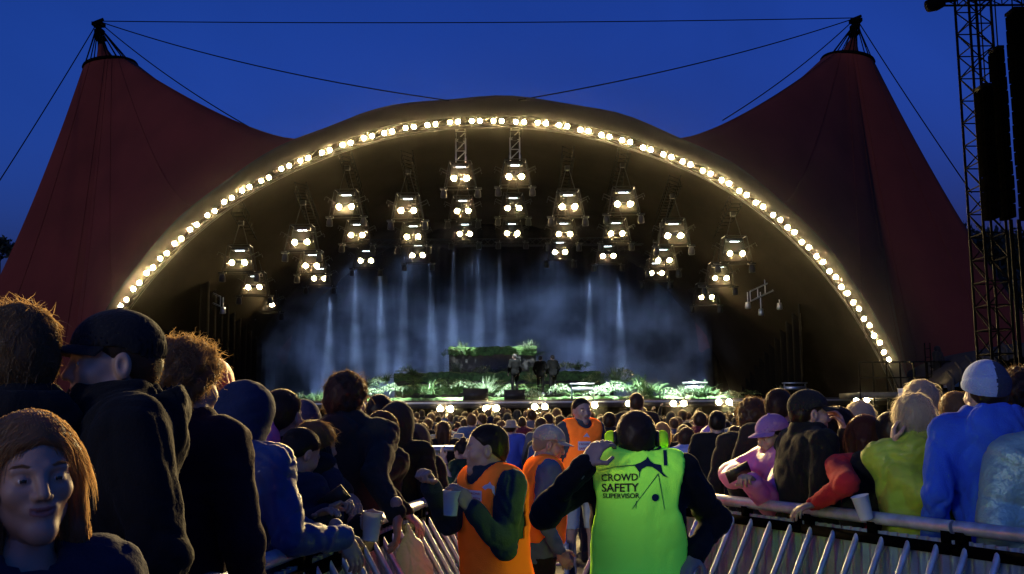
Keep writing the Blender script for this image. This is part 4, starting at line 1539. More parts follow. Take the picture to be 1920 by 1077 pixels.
    if cap == "cap":
        def cf(P):
            d = ell(P, (0, -0.012, 0.040), (0.092, 0.114, 0.098))
            d = np.maximum(d, -ell(P, (0, -0.012, 0.036), (0.086, 0.108, 0.092)))
            return np.maximum(d, 0.036 - P[2] + 0.42 * np.minimum(P[1], 0))
        V, Q = net(cf, (-0.11, -0.14, 0.0), (0.11, 0.12, 0.15), 0.006)
        co_ = mesh("cap", xf(V, Mh), Q, capm, root)
        rows, rows2 = [], []
        for t in np.linspace(0, 1, 7):
            ra_ = []
            for a in np.linspace(-1.15, 1.15, 17):
                rx, ry = 0.090 + 0.004 * t, 0.108 + 0.072 * t * math.cos(a * 0.62) ** 1.2
                ra_.append((rx * math.sin(a), -0.012 + ry * math.cos(a), 0.048 - 0.012 * t - 0.020 * (math.sin(a) ** 2) * (0.6 + 0.4 * t)))
            rows.append(ra_)
            rows2.append([(x, y, z - 0.005) for x, y, z in ra_])
        mb = MB()
        mb.sheet(rows)
        mb.sheet(rows2)
        mb.sheet([rows[-1], rows2[-1]])
        V = np.concatenate(mb.V)
        mesh("brim", xf(V, Mh), np.concatenate(mb.F4), brimm or capm, co_)
        bt = MB().lathe([(0.0, 0.008), (0.008, 0.006), (0.010, 0.0)], 8, (0, -0.012, 0.137))
        mesh("button", xf(np.concatenate(bt.V), Mh), np.concatenate(bt.F4), capm, co_)
    if cap == "beanie":
        def cf(P):
            d = ell(P, (0, -0.018, 0.044), (0.094, 0.118, 0.104))
            d = np.minimum(d, np.maximum(ell(P, (0, -0.018, 0.044), (0.099, 0.123, 0.108)), P[2] - 0.055 + 0.1 * P[1]))
            d = np.maximum(d, -ell(P, (0, -0.016, 0.036), (0.084, 0.106, 0.092)))
            return np.maximum(d, 0.012 - P[2] + 0.35 * P[1])
        V, Q = net(cf, (-0.11, -0.15, -0.05), (0.11, 0.12, 0.16), 0.006)
        mi_ = ((V[Q].mean(1)[:, 0] * 0.6 - V[Q].mean(1)[:, 1]) < -0.01).astype(int) * 0 + (V[Q].mean(1)[:, 0] > 0.022 + 0.25 * (V[Q].mean(1)[:, 1] + 0.02)).astype(int) if isinstance(capm, list) else None
        mesh("beanie", xf(V, Mh), Q, capm, root, mi_)
    if cap == "bucket":
        mb = MB()
        mb.lathe([(0.0, 0.135), (0.06, 0.135), (0.082, 0.125), (0.094, 0.05), (0.098, 0.045), (0.155, 0.012), (0.152, 0.008), (0.095, 0.038)], 20, (0, -0.01, 0.0))
        V = np.concatenate(mb.V) * np.array((1, 1.14, 1))
        mesh("bucket_hat", xf(V, Mh), np.concatenate(mb.F4), capm, root)
    root["_s"] = 1
    for k in ("_v", "_s"):
        if k in root: del root[k]
    return root, Mh, s, base


M_shoe = cloth("dark_shoe", (0.02, 0.02, 0.022), 0.6)
J_black = cloth("black_jacket_cloth", (0.006, 0.006, 0.007))
J_black2 = cloth("worn_black_cloth", (0.011, 0.0105, 0.0105))
J_navy = cloth("navy_cloth", (0.012, 0.018, 0.04))
J_olive = cloth("dark_olive_cloth", (0.025, 0.026, 0.020))
J_blue = cloth("blue_rain_fabric", (0.03, 0.065, 0.19), 0.5, 0.12, 60, coat=0.1)
J_royal = cloth("royal_blue_fleece", (0.03, 0.10, 0.58), 0.95, 0.4, 200)
J_red = cloth("red_knit", (0.45, 0.02, 0.03), 0.9, 0.4, 180)
J_maroon = cloth("maroon_cloth", (0.12, 0.015, 0.03))
J_lime = cloth("yellow_green_rain_fabric", (0.30, 0.40, 0.04), 0.55, 0.15, 60, coat=0.1)
J_teal = cloth("dark_teal_cloth", (0.018, 0.032, 0.05))
J_slate = cloth("slate_blue_cloth", (0.07, 0.12, 0.22))
J_denim = cloth("dark_denim", (0.015, 0.02, 0.035))
J_shorts = cloth("pale_shorts_cloth", (0.42, 0.47, 0.45))
J_pink = mat("pink_poncho_film", (0.85, 0.30, 0.62), 0.35, bump=0.2, bscale=30, vary=0.1, transl=0.35, coat=0.2)
J_pinkhood = mat("orange_poncho_film", (0.80, 0.22, 0.12), 0.4, bump=0.2, bscale=30, transl=0.5)
J_foil = cloth("silver_teal_foil", (0.22, 0.36, 0.36), 0.42, 0.5, 30, vary=0.3, crease=1.0)
J_foil.node_tree.nodes["Principled BSDF"].inputs["Metallic"].default_value = 0.35
J_gold = mat("gold_foil", (0.75, 0.55, 0.2), 0.25, 0.8, bump=0.5, bscale=40)
V_green = fluor("fluorescent_green_mesh", (1.6, 3.6, 0.17))
V_orange = fluor("fluorescent_orange_mesh", (3.1, 0.48, 0.04))
M_muff = fluor("fluorescent_yellow_plastic", (1.0, 1.9, 0.05))
M_text = mat("dark_red_print", (0.10, 0.02, 0.02), 0.8)
M_print = mat("dark_blue_print", (0.02, 0.035, 0.06), 0.8)
M_wprint = mat("white_print", (0.75, 0.72, 0.72), 0.8)
M_rprint = mat("red_print", (0.5, 0.05, 0.05), 0.8)
# ---------------------------------------------------------------- the steward in the green vest
sup, MhS, sS, bS = person("heavy-set steward seen from behind in fluorescent green vest, hand at his ear defenders", 1192, 772, 4.4, 0, "buzz", H_brown, jacket=J_black, legs=J_black,
                          wid=1.0, fatk=1.18, lean=3, vest=V_green, vest_hem=0.62, le=(1030, 965, 4.35), lh=(1098, 872, 4.2), lp=("cup", (0.55, 0.15, 0.8), 60), re=(1365, 930, 4.62), rh=(1300, 1045, 4.3),
                          rp="relax", collar=1.1, hem=0.72, res=0.011, hres=0.004, strands=2600, seed=4, sk=0.03, nk_=0.075)
from mathutils.bvhtree import BVHTree


def decal(name, V, F, mt, target, proj_dir, lift=0.003):
    """lay flat print onto a worn surface: V in the wearer's local frame, pushed along proj_dir onto the mesh"""
    me = target.data
    bv = BVHTree.FromPolygons([v.co for v in me.vertices], [list(p.vertices) for p in me.polygons])
    d = Vector(proj_dir)
    out = []
    for v in V:
        o = Vector(v) - d * 1.0
        h, nrm, _, _ = bv.ray_cast(o, d)
        out.append((h - d * lift) if h is not None else Vector(v))
    return mesh(name, np.array([list(q) for q in out]), F, mt, target, smooth=False)


def text_mesh(body, size, bold=0.0):
    cu = bpy.data.curves.new("lettering", 'FONT')
    cu.body = body
    cu.size = size
    cu.align_x, cu.align_y = 'LEFT', 'BOTTOM_BASELINE'
    cu.offset = bold
    cu.resolution_u = 3
    o = bpy.data.objects.new("lettering", cu)
    C.objects.link(o)
    dg = bpy.context.evaluated_depsgraph_get()
    me = bpy.data.meshes.new_from_object(o.evaluated_get(dg))
    import bmesh
    bm = bmesh.new()
    bm.from_mesh(me)
    bmesh.ops.triangulate(bm, faces=bm.faces)
    for _ in range(2):
        ed = [e for e in bm.edges if e.calc_length() > size * 0.25]
        if ed: bmesh.ops.subdivide_edges(bm, edges=ed, cuts=1)
        bmesh.ops.triangulate(bm, faces=bm.faces)
    V = np.array([list(v.co) for v in bm.verts])
    F = np.array([[v.index for v in f.verts] for f in bm.faces])
    bm.free()
    bpy.data.objects.remove(o)
    bpy.data.meshes.remove(me)
    bpy.data.curves.remove(cu)
    return V, F


def part(root, name): return [c for c in root.children if c.name.split(".")[0] == name][0]


vest = part(sup, "vest")


def loc_at(px, py, D, base): return at(px, py, D) - base


def print_text(body, px0, px1, base_py, D, base, target, mt, name, bold=0.004, xs=1.0, tilt=0.0):
    a, b_ = loc_at(px0, base_py, D, base), loc_at(px1, base_py, D, base)
    V, F = text_mesh(body, 0.05, bold * 0.3)
    wd = V[:, 0].max() - V[:, 0].min()
    k = (b_.x - a.x) / wd
    P = [(a.x + (v[0] - V[:, 0].min()) * k, 0.0, a.z + v[1] * k + (v[0] - V[:, 0].min()) * k * tilt) for v in V]
    return decal(name, P, F, mt, target, (0, 1, 0))


DV = 4.24
for body, p0, p1, y in (("CROWD", 1134, 1203, 903), ("SAFETY", 1135, 1205, 923), ("SUPERVISOR", 1137, 1206, 935)):
    print_text(body, p0, p1, y, DV, bS, vest, M_text, "lettering", 0.004, tilt=0.03)
print_text("1", 1251, 1258, 872, DV, bS, vest, M_print, "lettering", 0.008)


def poly_decal(pts, D, base, target, mt, name="emblem"):
    """filled outline traced in photo pixels, cut fine enough to follow the cloth"""
    import bmesh
    bm = bmesh.new()
    vv = []
    for x, y in pts:
        q = loc_at(x, y, D, base)
        vv.append(bm.verts.new((q.x, 0, q.z)))
    bm.faces.new(vv)
    bmesh.ops.triangulate(bm, faces=bm.faces)
    for _ in range(3):
        ed = [e for e in bm.edges if e.calc_length() > 0.012]
        if ed: bmesh.ops.subdivide_edges(bm, edges=ed, cuts=1)
        bmesh.ops.triangulate(bm, faces=bm.faces)
    bm.verts.index_update()
    V = [list(v.co) for v in bm.verts]
    F = np.array([[v.index for v in f.verts] for f in bm.faces])
    bm.free()
    return decal(name, V, F, mt, target, (0, 1, 0))


def line_px(a, b_, w_):
    d = np.array(b_, dtype=float) - np.array(a)
    n_ = np.array((-d[1], d[0])) / np.linalg.norm(d) * w_ / 2
    return [tuple(np.array(a) + n_), tuple(np.array(b_) + n_ * 0.6), tuple(np.array(b_) - n_ * 0.6), tuple(np.array(a) - n_)]


poly_decal([(1195, 872), (1207, 868), (1217, 862), (1221, 857), (1226, 865), (1233, 870), (1246, 872), (1244, 878), (1250, 887), (1259, 896), (1250, 893), (1243, 886), (1238, 882),
            (1229, 876), (1219, 875), (1210, 880), (1206, 887), (1203, 878)], DV, bS, vest, M_print)
for a, b_, w_ in (((1195, 873), (1160, 876), 2.0), ((1160, 876), (1128, 884), 1.4), ((1206, 885), (1205, 895), 1.8), ((1241, 888), (1201, 940), 1.6), ((1201, 940), (1192, 953), 1.4), ((1241, 890), (1252, 954), 1.6),
                  ((1200, 938), (1199, 952), 1.4)):
    poly_decal(line_px(a, b_, w_), DV, bS, vest, M_print)
poly_decal([(1235 + 7 * math.cos(t), 932 + 7 * math.sin(t)) for t in np.linspace(0, 2 * math.pi, 18, endpoint=False)], DV, bS, vest, M_print)
# ear defenders
mf = empty("ear_defenders", (0, 0, 0))
mf.parent = sup
for s_ in (-1, 1):
    mb = MB()
    Mx = Matrix.Rotation(R(90 * s_), 4, 'Y')
    mb.lathe([(0.0, 0.034), (0.024, 0.033), (0.036, 0.024), (0.040, 0.010), (0.038, 0.0)], 14, (s_ * 0.092, -0.005, 0.004), Mx)
    mb2 = MB().lathe([(0.037, 0.002), (0.040, -0.006), (0.034, -0.014), (0.02, -0.014)], 14, (s_ * 0.092, -0.005, 0.004), Mx)
    V = np.concatenate(mb.V) * np.array((1.06, 1.1, 1.0))
    o = mesh("ear_cup", xf(V, MhS), np.concatenate(mb.F4), M_muff, mf)
    o = mesh("cushion", xf(np.concatenate(mb2.V), MhS), np.concatenate(mb2.F4), M_black, o)
bd = MB().tube([(0.10 * math.sin(a), -0.075 * math.cos(a * 0.5) ** 0.8 - 0.012, -0.02 - 0.03 * math.cos(a)) for a in np.linspace(-1.45, 1.45, 15)], 0.006, 6)
mesh("neckband", xf(np.concatenate(bd.V), MhS), [np.concatenate(bd.F4), np.concatenate(bd.F3)], M_black, mf)

# ---------------------------------------------------------------- stewards in orange
so1, Mh1, s1, b1 = person("steward in profile in an orange vest, holding a white cup and reaching out", 915, 797, 4.95, 122, "buzz", H_dark, jacket=J_teal, legs=J_denim, lean=4,
                          vest=V_orange, vest_hem=0.68, hyaw=-32, rh=(806, 909, 4.75), re=(850, 935, 4.95), rp=("fist", None, 0), lh=(884, 952, 4.62), le=(972, 985, 4.8), lp=("cup", None, -70),
                          collar=1.15, hem=0.74, res=0.012, hres=0.0045, strands=4500, seed=8, wid=1.0)
so2, Mh2, s2, b2_ = person("older steward in pale grey cap and orange vest over a slate blue sweater", 1026, 800, 6.6, -78, "under", H_grey, jacket=J_slate, legs=J_black, vest=V_orange, vest_hem=0.95,
                           cap="cap", capm=cloth("pale_grey_cotton", (0.38, 0.36, 0.33)), hpitch=14, hyaw=-4, lean=5, res=0.015, strands=800, seed=10, wid=0.92)
so3, Mh3, s3, b3 = person("tall steward in orange vest and pale shorts, further down the aisle", 1089, 747, 11.4, -152, "short", H_black, jacket=cloth("grey_sweater", (0.06, 0.07, 0.08)), legs=J_shorts, bare=0.50,
                          vest=V_orange, vest_hem=0.95, lean=3, collar=1.0, res=0.02, hres=0.007, strands=1200, seed=12, hem=0.8, wid=0.95)
# patches on the orange vests
Y1, Y3 = math.degrees(so1.rotation_euler.z), math.degrees(so3.rotation_euler.z)
v1 = part(so1, "vest")


def local_decal(px, py, wpx, hpx, D, root, base, yaw, target, mt, name, body=None, tm=None, dirn=None):
    inv = Matrix.Rotation(-R(yaw), 3, 'Z')
    pr = inv @ Vector((0, 1, 0))
    nx_, ny_ = 10, 6
    V, F = [], []
    for j in range(ny_ + 1):
        for i in range(nx_ + 1):
            V.append(list(inv @ (at(px + wpx * i / nx_, py + hpx * j / ny_, D) - base)))
    for j in range(ny_):
        for i in range(nx_):
            F.append((j * (nx_ + 1) + i, j * (nx_ + 1) + i + 1, (j + 1) * (nx_ + 1) + i + 1, (j + 1) * (nx_ + 1) + i))
    if mt is not None: decal(name, V, np.array(F), mt, target, pr)
    if body:
        lines = body.split("\n")
        for li, ln in enumerate(lines):
            Vt, Ft = text_mesh(ln, 0.05, 0.001)
            wd = Vt[:, 0].max() - Vt[:, 0].min()
            k = wpx * 0.8 / wd
            y0 = py + hpx * (li + 0.82) / len(lines)
            P = [list(inv @ (at(px + wpx * 0.1 + (v[0] - Vt[:, 0].min()) * k, y0 - v[1] * k, D) - base)) for v in Vt]
            decal("lettering", P, Ft, tm, target, pr, 0.005)


local_decal(874, 924, 28, 20, 4.7, so1, b1, Y1, v1, M_wprint, "patch", "CROWD\nSAFETY", M_rprint)


def emblem_on(pts, D, base, yaw, target, mt):
    import bmesh
    inv = Matrix.Rotation(-R(yaw), 3, 'Z')
    bm = bmesh.new()
    bm.faces.new([bm.verts.new(inv @ (at(x, y, D) - base)) for x, y in pts])
    bmesh.ops.triangulate(bm, faces=bm.faces)
    for _ in range(2):
        ed = [e for e in bm.edges if e.calc_length() > 0.014]
        if ed: bmesh.ops.subdivide_edges(bm, edges=ed, cuts=1)
        bmesh.ops.triangulate(bm, faces=bm.faces)
    bm.verts.index_update()
    V = [list(v.co) for v in bm.verts]
    F = np.array([[v.index for v in f.verts] for f in bm.faces])
    bm.free()
    decal("emblem", V, F, mt, target, inv @ Vector((0, 1, 0)))


emblem_on([(902, 917), (908, 912), (914, 910), (918, 905), (921, 911), (927, 914), (928, 932), (923, 926), (921, 919), (914, 918), (909, 922)], 4.7, b1, Y1, v1, M_wprint)
v3 = part(so3, "vest")
local_decal(1084, 828, 24, 17, 11.2, so3, b3, Y3, v3, M_wprint, "patch", "CROWD\nSAFETY", M_rprint)
emblem_on([(1094, 820), (1098, 815), (1101, 812), (1104, 816), (1107, 821), (1103, 820), (1100, 819)], 11.2, b3, Y3, v3, M_wprint)


# ---------------------------------------------------------------- cups and phones in hands
def cup(px, py, D, label, hgt_=0.115, tiltx=0.0, tilty=0.0, k=1.0):
    """px, py: middle of the rim"""
    p = at(px, py, D)
    o = MB().lathe([(0.0, 0.004), (0.029, 0.004), (0.031, 0.0), (0.0315, 0.003), (0.0405, hgt_ - 0.004), (0.043, hgt_ - 0.002), (0.043, hgt_ + 0.001), (0.0405, hgt_), (0.0295, 0.008), (0.0, 0.008)], 24).build("cup", M_white, smooth=True)
    o.rotation_euler = (tiltx, tilty, 0)
    o.scale = (k, k, k)
    o.location = p - Matrix.LocRotScale(None, Euler((tiltx, tilty, 0)), (k, k, k)).to_3x3() @ Vector((0, 0, hgt_))
    tag(o, label, "cup", "white drinking cups")


cup(847, 920, 4.58, "white plastic cup held by the steward in orange reaching to the left", tilty=0.06, k=0.95)
cup(700, 960, 4.62, "white plastic cup held out over the left barrier by an outstretched hand", tilty=0.10, k=1.1)
cup(1612, 930, 5.2, "white plastic cup tilted on the right barrier beside the red sleeve", tilty=-0.25, k=1.05)
cup(1692, 729, 9.0, "white cup raised high above heads near stage right", k=1.0)


def phone(px, py, D, rot, label):
    p = at(px, py, D)
    mb = MB()
    mb.box((0, 0, 0), (0.072, 0.009, 0.148))
    mb.box((0, -0.0055, 0), (0.066, 0.002, 0.138))
    mb.box((0.022, 0.0058, 0.055), (0.02, 0.003, 0.03))
    o = mb.build("phone", M_black, loc=p)
    o.rotation_euler = [R(q) for q in rot]
    tag(o, label, "phone")


phone(1384, 886, 5.95, (30, 60, 40), "dark phone held by the person in the pink poncho")
phone(626, 936, 4.58, (40, 50, 20), "dark phone held low by the person behind the left barrier")

# ---------------------------------------------------------------- people along the left barrier
GL = "people crowding the left barrier"
person("close young woman facing the camera, long dark blond hair, at the lower left corner", 60, 782, 2.05, 192, "long", H_fair, fem=True, jacket=J_navy, legs=J_denim, wid=0.88, hroll=4, nk_=-0.01, res=0.012, hres=0.0035,
       strands=9000, seed=21, hlen=0.13, group=GL)
person("tall man with short tousled sandy hair at far left", 40, 580, 2.8, 12, "tuft", H_dblond, jacket=J_black2, legs=J_black, hood=1.0, res=0.012, hres=0.0045, strands=12000, seed=22, group=GL)
person("man in a black baseball cap and black hooded jacket facing left", 232, 592, 2.95, 98, "under", H_brown, jacket=J_black, legs=J_black, cap="cap", capm=cloth("black_cotton", (0.012, 0.012, 0.014)), hood=1.25,
       res=0.012, hres=0.004, strands=2500, seed=23, wid=1.08, group=GL, nk_=0.05)
person("person with curly blond hair behind the man in the black cap", 344, 652, 3.5, -30, "curly", H_dblond, jacket=cloth("deep_maroon_cloth", (0.028, 0.005, 0.010)), legs=J_black, res=0.014, strands=6500, seed=24, collar=1.2, group=GL, wid=0.8, hyaw=-20)
person("person under a pointed orange pink rain hood behind the curly haired one", 394, 680, 5.0, -10, None, H_dark, fem=True, poncho=(J_pink, 1.0, 0.7), hoodup=(J_pinkhood, 0.05), res=0.016, seed=25, group=GL, legs=J_black, hyaw=-40)
person("person in dark blue hooded rain jacket, forearm over the left barrier's rail", 464, 727, 4.3, -50, "short", H_dark, jacket=J_blue, legs=J_black, hoodup=(cloth("navy_hood_cloth", (0.012, 0.022, 0.06)), 0.0), lean=12,
       hyaw=0, hpitch=10, le=(520, 1010, 4.5), lh=(590, 1000, 4.5), re=(540, 1020, 4.0), rh=(642, 1006, 4.25), rp=("droop", (0.3, 0.5, -0.9), 0), res=0.012, seed=26, wid=1.25, fatk=1.15, group=GL, wr=0.012)
person("man with short dark hair half hidden behind the dark blue rain hood", 528, 733, 5.1, -30, "short", H_dark, jacket=J_black2, legs=J_black, seed=27, strands=1800, group=GL)
person("person in a navy beanie among heads behind the left barrier", 570, 757, 6.0, 8, "under", H_dark, jacket=J_navy, legs=J_black, cap="beanie", capm=cloth("navy_knit", (0.02, 0.03, 0.08), bump=0.6), seed=28, strands=300, group=GL)
person("woman with fair hair looking to the right behind the left barrier", 588, 795, 5.05, -60, "mid", H_dblond, fem=True, jacket=J_navy, legs=J_black, seed=29, strands=2600, wid=0.9, group=GL, collar=1.2)
person("dark haired person looking down at a phone behind the left barrier", 562, 806, 4.85, -55, "short", H_black, fem=True, jacket=J_navy, legs=J_black, hpitch=22, seed=30, lean=8, rh=(612, 958, 4.6), re=(575, 980, 4.6), rp=("grip", None, 0),
       lh=(596, 968, 4.6), le=(560, 990, 4.7), wid=0.9, group=GL, strands=1600)
person("tall man with fluffy brown hair and dark olive jacket leaning over the left barrier", 650, 705, 5.55, -18, "fluffy", H_brown, jacket=J_olive, legs=J_black, lean=8, hyaw=-10, re=(735, 930, 5.1), rh=(744, 965, 5.0), rp=("droop", (0.05, 0, -1), 0),
       le=(600, 950, 5.0), lh=(665, 955, 4.95), seed=31, strands=6500, res=0.012, hood=0.85, wid=1.1, group=GL)
person("person in black holding a white cup out over the left barrier", 600, 850, 4.95, -75, "short", H_black, jacket=J_black2, legs=J_black, seed=32, lean=5, rh=(674, 978, 4.65), re=(620, 995, 4.75), rp=("grip", (0.8, 0.4, 0.0), 75),
       strands=500, wid=0.85, group=GL)
person("short haired man with bowed head, leaning right over the left barrier", 716, 774, 6.2, -50, "short", H_brown, jacket=J_black2, legs=J_black, hpitch=18, lean=9, collar=1.3, seed=33, strands=2800, group=GL, re=(735, 945, 5.7), rh=(762, 962, 5.7))
person("man with cropped dark hair standing behind the fluffy haired man", 712, 742, 7.1, -10, "short", H_dark, jacket=J_black, legs=J_black, seed=34, strands=1800, group=GL)
person("person in a black hood near the far end of the left barrier", 744, 762, 6.6, -30, None, H_dark, jacket=J_black, legs=J_black, hoodup=(cloth("black_hood_cloth", (0.014, 0.013, 0.013)), 0.0), seed=35, group=GL)
person("person in a grey hood at the far end of the left barrier", 779, 801, 7.2, -35, None, H_dark, jacket=J_black2, legs=J_black, hoodup=(cloth("grey_hood_cloth", (0.045, 0.042, 0.04)), 0.0), seed=36, group=GL)

# ---------------------------------------------------------------- people along the right barrier
GR = "people crowding the right barrier"
person("person in pink poncho and purple cap bent over the right barrier with a phone", 1446, 781, 6.35, 112, "under", H_dark, fem=True, poncho=(J_pink, 1.12, 0.86), cap="cap", capm=cloth("purple_cotton", (0.30, 0.16, 0.42)), lean=16,
       hyaw=14, hpitch=8, lh=(1410, 905, 5.9), le=(1450, 930, 6.1), lp=("grip", None, 0), rh=(1395, 895, 6.2), re=(1370, 890, 6.5), rp=("grip", None, 0), seed=41, res=0.013, group=GR, legs=J_black, wid=1.0)
person("man in a black baseball cap and black jacket facing right, behind the right barrier", 1512, 735, 6.0, -66, "under", H_dark, jacket=J_black, legs=J_black, cap="cap", capm=cloth("black_twill", (0.012, 0.012, 0.013)), wid=1.2, fatk=1.15, collar=1.2, lean=3,
       seed=42, strands=1200, hres=0.004, group=GR, nk_=0.05)
person("tall man with thick dark hair behind the man in the black cap", 1459, 731, 7.0, -12, "short", H_dark, jacket=J_black2, legs=J_black, seed=43, strands=2600, group=GR)
person("person with curly brown hair next to the pink poncho", 1411, 753, 7.4, 5, "curly", H_brown, jacket=J_black2, legs=J_black, seed=44, strands=2600, group=GR)
person("dark haired person with a hand raised to the face behind the right barrier", 1572, 768, 6.3, 10, "mid", H_dark, fem=True, jacket=J_black2, legs=J_black, seed=45, rh=(1583, 810, 6.1), re=(1590, 880, 6.1), rp=("cup", (-0.2, 0.3, 0.9), 0),
       wid=0.92, group=GR, strands=2200)
person("grey haired person seen from behind between dark heads", 1612, 756, 7.2, 0, "mid", H_grey, jacket=J_black2, legs=J_black, seed=46, strands=2200, group=GR)
person("woman with long auburn hair in a red sweater, arm on the right barrier", 1618, 782, 5.7, 26, "long", H_red, fem=True, jacket=J_red, legs=J_black, lean=14, wid=1.0, lh=(1528, 944, 5.55), le=(1560, 950, 5.3), lp=("relax", (-0.9, -0.1, -0.25), 0),
       seed=47, strands=3800, hlen=0.12, group=GR)
person("person in black between the red sweater and the yellow green jacket", 1668, 775, 5.6, 15, "short", H_black, jacket=J_black, legs=J_black, lean=12, seed=48, strands=600, group=GR, wid=0.95)
person("pale blond short haired person in a yellow green rain jacket", 1711, 744, 5.35, 12, "mid", H_pale, fem=False, jacket=J_lime, legs=J_black, hood=0.75, lean=6, wr=0.016, lh=(1676, 838, 5.3), le=(1650, 925, 5.32), lp=("cup", (0.1, 0.3, 0.9), 0),
       seed=49, strands=6500, hlen=0.05, res=0.012, group=GR, wid=1.02)
person("large grey dark haired person rising behind the pale blond one", 1726, 718, 6.4, 0, "mid", H_grey, jacket=J_black, legs=J_black, seed=50, strands=2400, wid=1.1, group=GR)
person("person with short dark blond hair beside the blue hooded jumper", 1790, 737, 5.9, 10, "short", H_dblond, jacket=J_black2, legs=J_black, seed=51, strands=3400, group=GR)
person("person in a two-tone blue beanie and a bright royal blue hooded jumper", 1846, 685, 5.05, 25, "under", H_dark, jacket=J_royal, legs=J_black, cap="beanie", capm=[cloth("pale_blue_knit", (0.26, 0.36, 0.62), bump=0.5), cloth("dark_blue_knit", (0.02, 0.03, 0.07), bump=0.5)],
       hood=1.25, lean=5, wid=1.05, seed=52, res=0.011, strands=600, group=GR, wr=0.016, collar=1.4)
person("person with dark curly hair at the right edge behind the blue jumper", 1912, 700, 5.7, 10, "curly", H_dark, jacket=J_black2, legs=J_black, seed=53, strands=2600, group=GR)
person("person wrapped in a teal silver foil blanket at the right margin", 1972, 742, 4.75, 20, "short", H_dark, poncho=(J_foil, 1.15, 0.80), legs=J_black, seed=54, strands=1200, res=0.012, group=GR, wid=1.1)

# ---------------------------------------------------------------- others seen singly
person("girl with dark hair in a bun and white gloves reaching for the flight case", 866, 828, 10.6, 40, "bun", H_black, fem=True, jacket=cloth("green_black_top", (0.015, 0.05, 0.02)), legs=J_black, sleeve=False, lean=14, hpitch=22,
       lh=(833, 862, 10.3), le=(845, 905, 10.2), res=0.02, hres=0.008, strands=800, seed=61, wid=0.88)
person("man in a striped bucket hat and a blue shirt in the crowd", 958, 789, 17.5, -14, "under", H_dark, jacket=cloth("blue_shirt_cotton", (0.05, 0.09, 0.45)), legs=J_denim, cap="bucket", capm=cloth("beige_hat_cotton", (0.35, 0.30, 0.22)), res=0.024, hres=0.01, strands=0, seed=62, sleeve=False)
person("person in a pale blue rain jacket seen from behind in the crowd", 1287, 804, 11.8, -10, "mid", H_brown, fem=True, jacket=cloth("pale_blue_rain_fabric", (0.30, 0.38, 0.75), 0.6), legs=J_denim, hood=1.0, res=0.02, hres=0.009, strands=900, seed=63)
person("woman with long fair hair seen from behind in the crowd", 1241, 794, 12.0, 5, "long", H_blond, fem=True, jacket=J_black2, legs=J_denim, res=0.02, hres=0.009, strands=1500, seed=64)
person("person under a lilac rain poncho in the crowd beside the pale blue jacket", 1328, 806, 12.0, 10, None, H_dark, poncho=(mat("lilac_poncho_film", (0.55, 0.35, 0.75), 0.4, transl=0.3, bump=0.2, bscale=30), 1.0, 0.8), hoodup=(mat("lilac_hood_film", (0.55, 0.35, 0.75), 0.4, transl=0.4), 0.03), legs=J_denim, res=0.02, hres=0.009, seed=65)
person("tall man with dark hair standing behind the lilac poncho", 1344, 772, 11.0, 0, "short", H_black, jacket=J_black, legs=J_black, res=0.02, hres=0.009, strands=1400, seed=66, wid=1.05)
person("person lifted above the crowd right of the stewards, back lit", 1193, 738, 15.5, 0, "short", H_brown, jacket=J_black2, legs=J_black, res=0.024, hres=0.01, strands=900, seed=67, collar=1.0)
# ---------------------------------------------------------------- performers and stage hands
J_perf = mat("matt_black_cloth", (0.002, 0.002, 0.002), 1.0, spec=0.02)
for i, (px, top, foot, D, lab, yw) in enumerate(((965, 664, 741, 40.0, "lone performer in dark clothes standing still on the plinth, left of the other two", 20), (1013, 668, 742, 40.6, "left one of two performers standing close together, dark against smoke", -20),
                                                 (1036, 666, 742, 40.6, "right one of two performers standing close together, dark against smoke", 30))):
    person(lab, px, top, D, yw if i else 25, "short", H_black, jacket=J_perf, legs=J_perf, zb=at(px, foot, D).z, res=0.03, hres=0.012, strands=0, seed=70 + i, group="performers on stage", cat="performer")
tower_p = at(1757, 735, 36.0)
person("hooded figure in black standing on the platform right of the stage", 1757, 650, 36.0, 60, None, H_dark, jacket=J_black, legs=J_black, hoodup=(J_black, 0.0), zb=tower_p.z, res=0.03, hres=0.012, strands=0, seed=75, poncho=(J_black, 0.9, 0.3))

# ---------------------------------------------------------------- the packed crowd in front of the stage
CP = []
for i, (hs, fem, jm, lab) in enumerate((("short", False, J_black2, "short haired person in dark clothes"), ("fluffy", False, J_navy, "fluffy haired person in navy"), ("long", True, J_black, "long haired woman in black"), ("mid", False, J_olive, "shaggy haired person in olive"),
                                        ("curly", False, J_black2, "curly haired person in dark clothes"), ("bun", True, J_slate, "woman with a hair bun in slate blue"), ("short", False, J_maroon, "short haired person in maroon"), ("mid", True, cloth("grey_marl", (0.12, 0.12, 0.13)), "shaggy haired person in grey"),
                                        ("short", False, J_black, "person with one arm raised"), ("under", False, J_slate, "person in a dark cap"), (None, False, J_olive, "person in a raised olive hood"), ("under", True, cloth("dusty_rose", (0.22, 0.09, 0.11)), "person in a pale bucket hat"))):
    ex = {}
    if i == 8: ex = dict(lh=(-0.30, 0.22, 1.88), le=(-0.42, 0.1, 1.5), lp="fist")
    if i == 9: ex = dict(cap="cap", capm=J_black)
    if i == 10: ex = dict(hoodup=(J_olive, 0.0))
    if i == 11: ex = dict(cap="bucket", capm=cloth("ecru_cotton", (0.38, 0.34, 0.26)))
    o, _, s_, b_ = person("", 960, 775, 20.0, 0, hs, H_any, fem=fem, jacket=jm, legs=J_denim, res=0.026, hres=0.011, strands=700, seed=80 + i, hands=True, hood=0.9 if i % 3 == 0 else None, **ex)
    o["_H"] = at(960, 775, 20.0).z - gz(20.0)
    CP.append((o, lab))
for o, lab in CP:
    for ch in o.children:
        ch.location = (0, 0, 0)
spots = []
tries = 0
rc = np.random.default_rng(5)
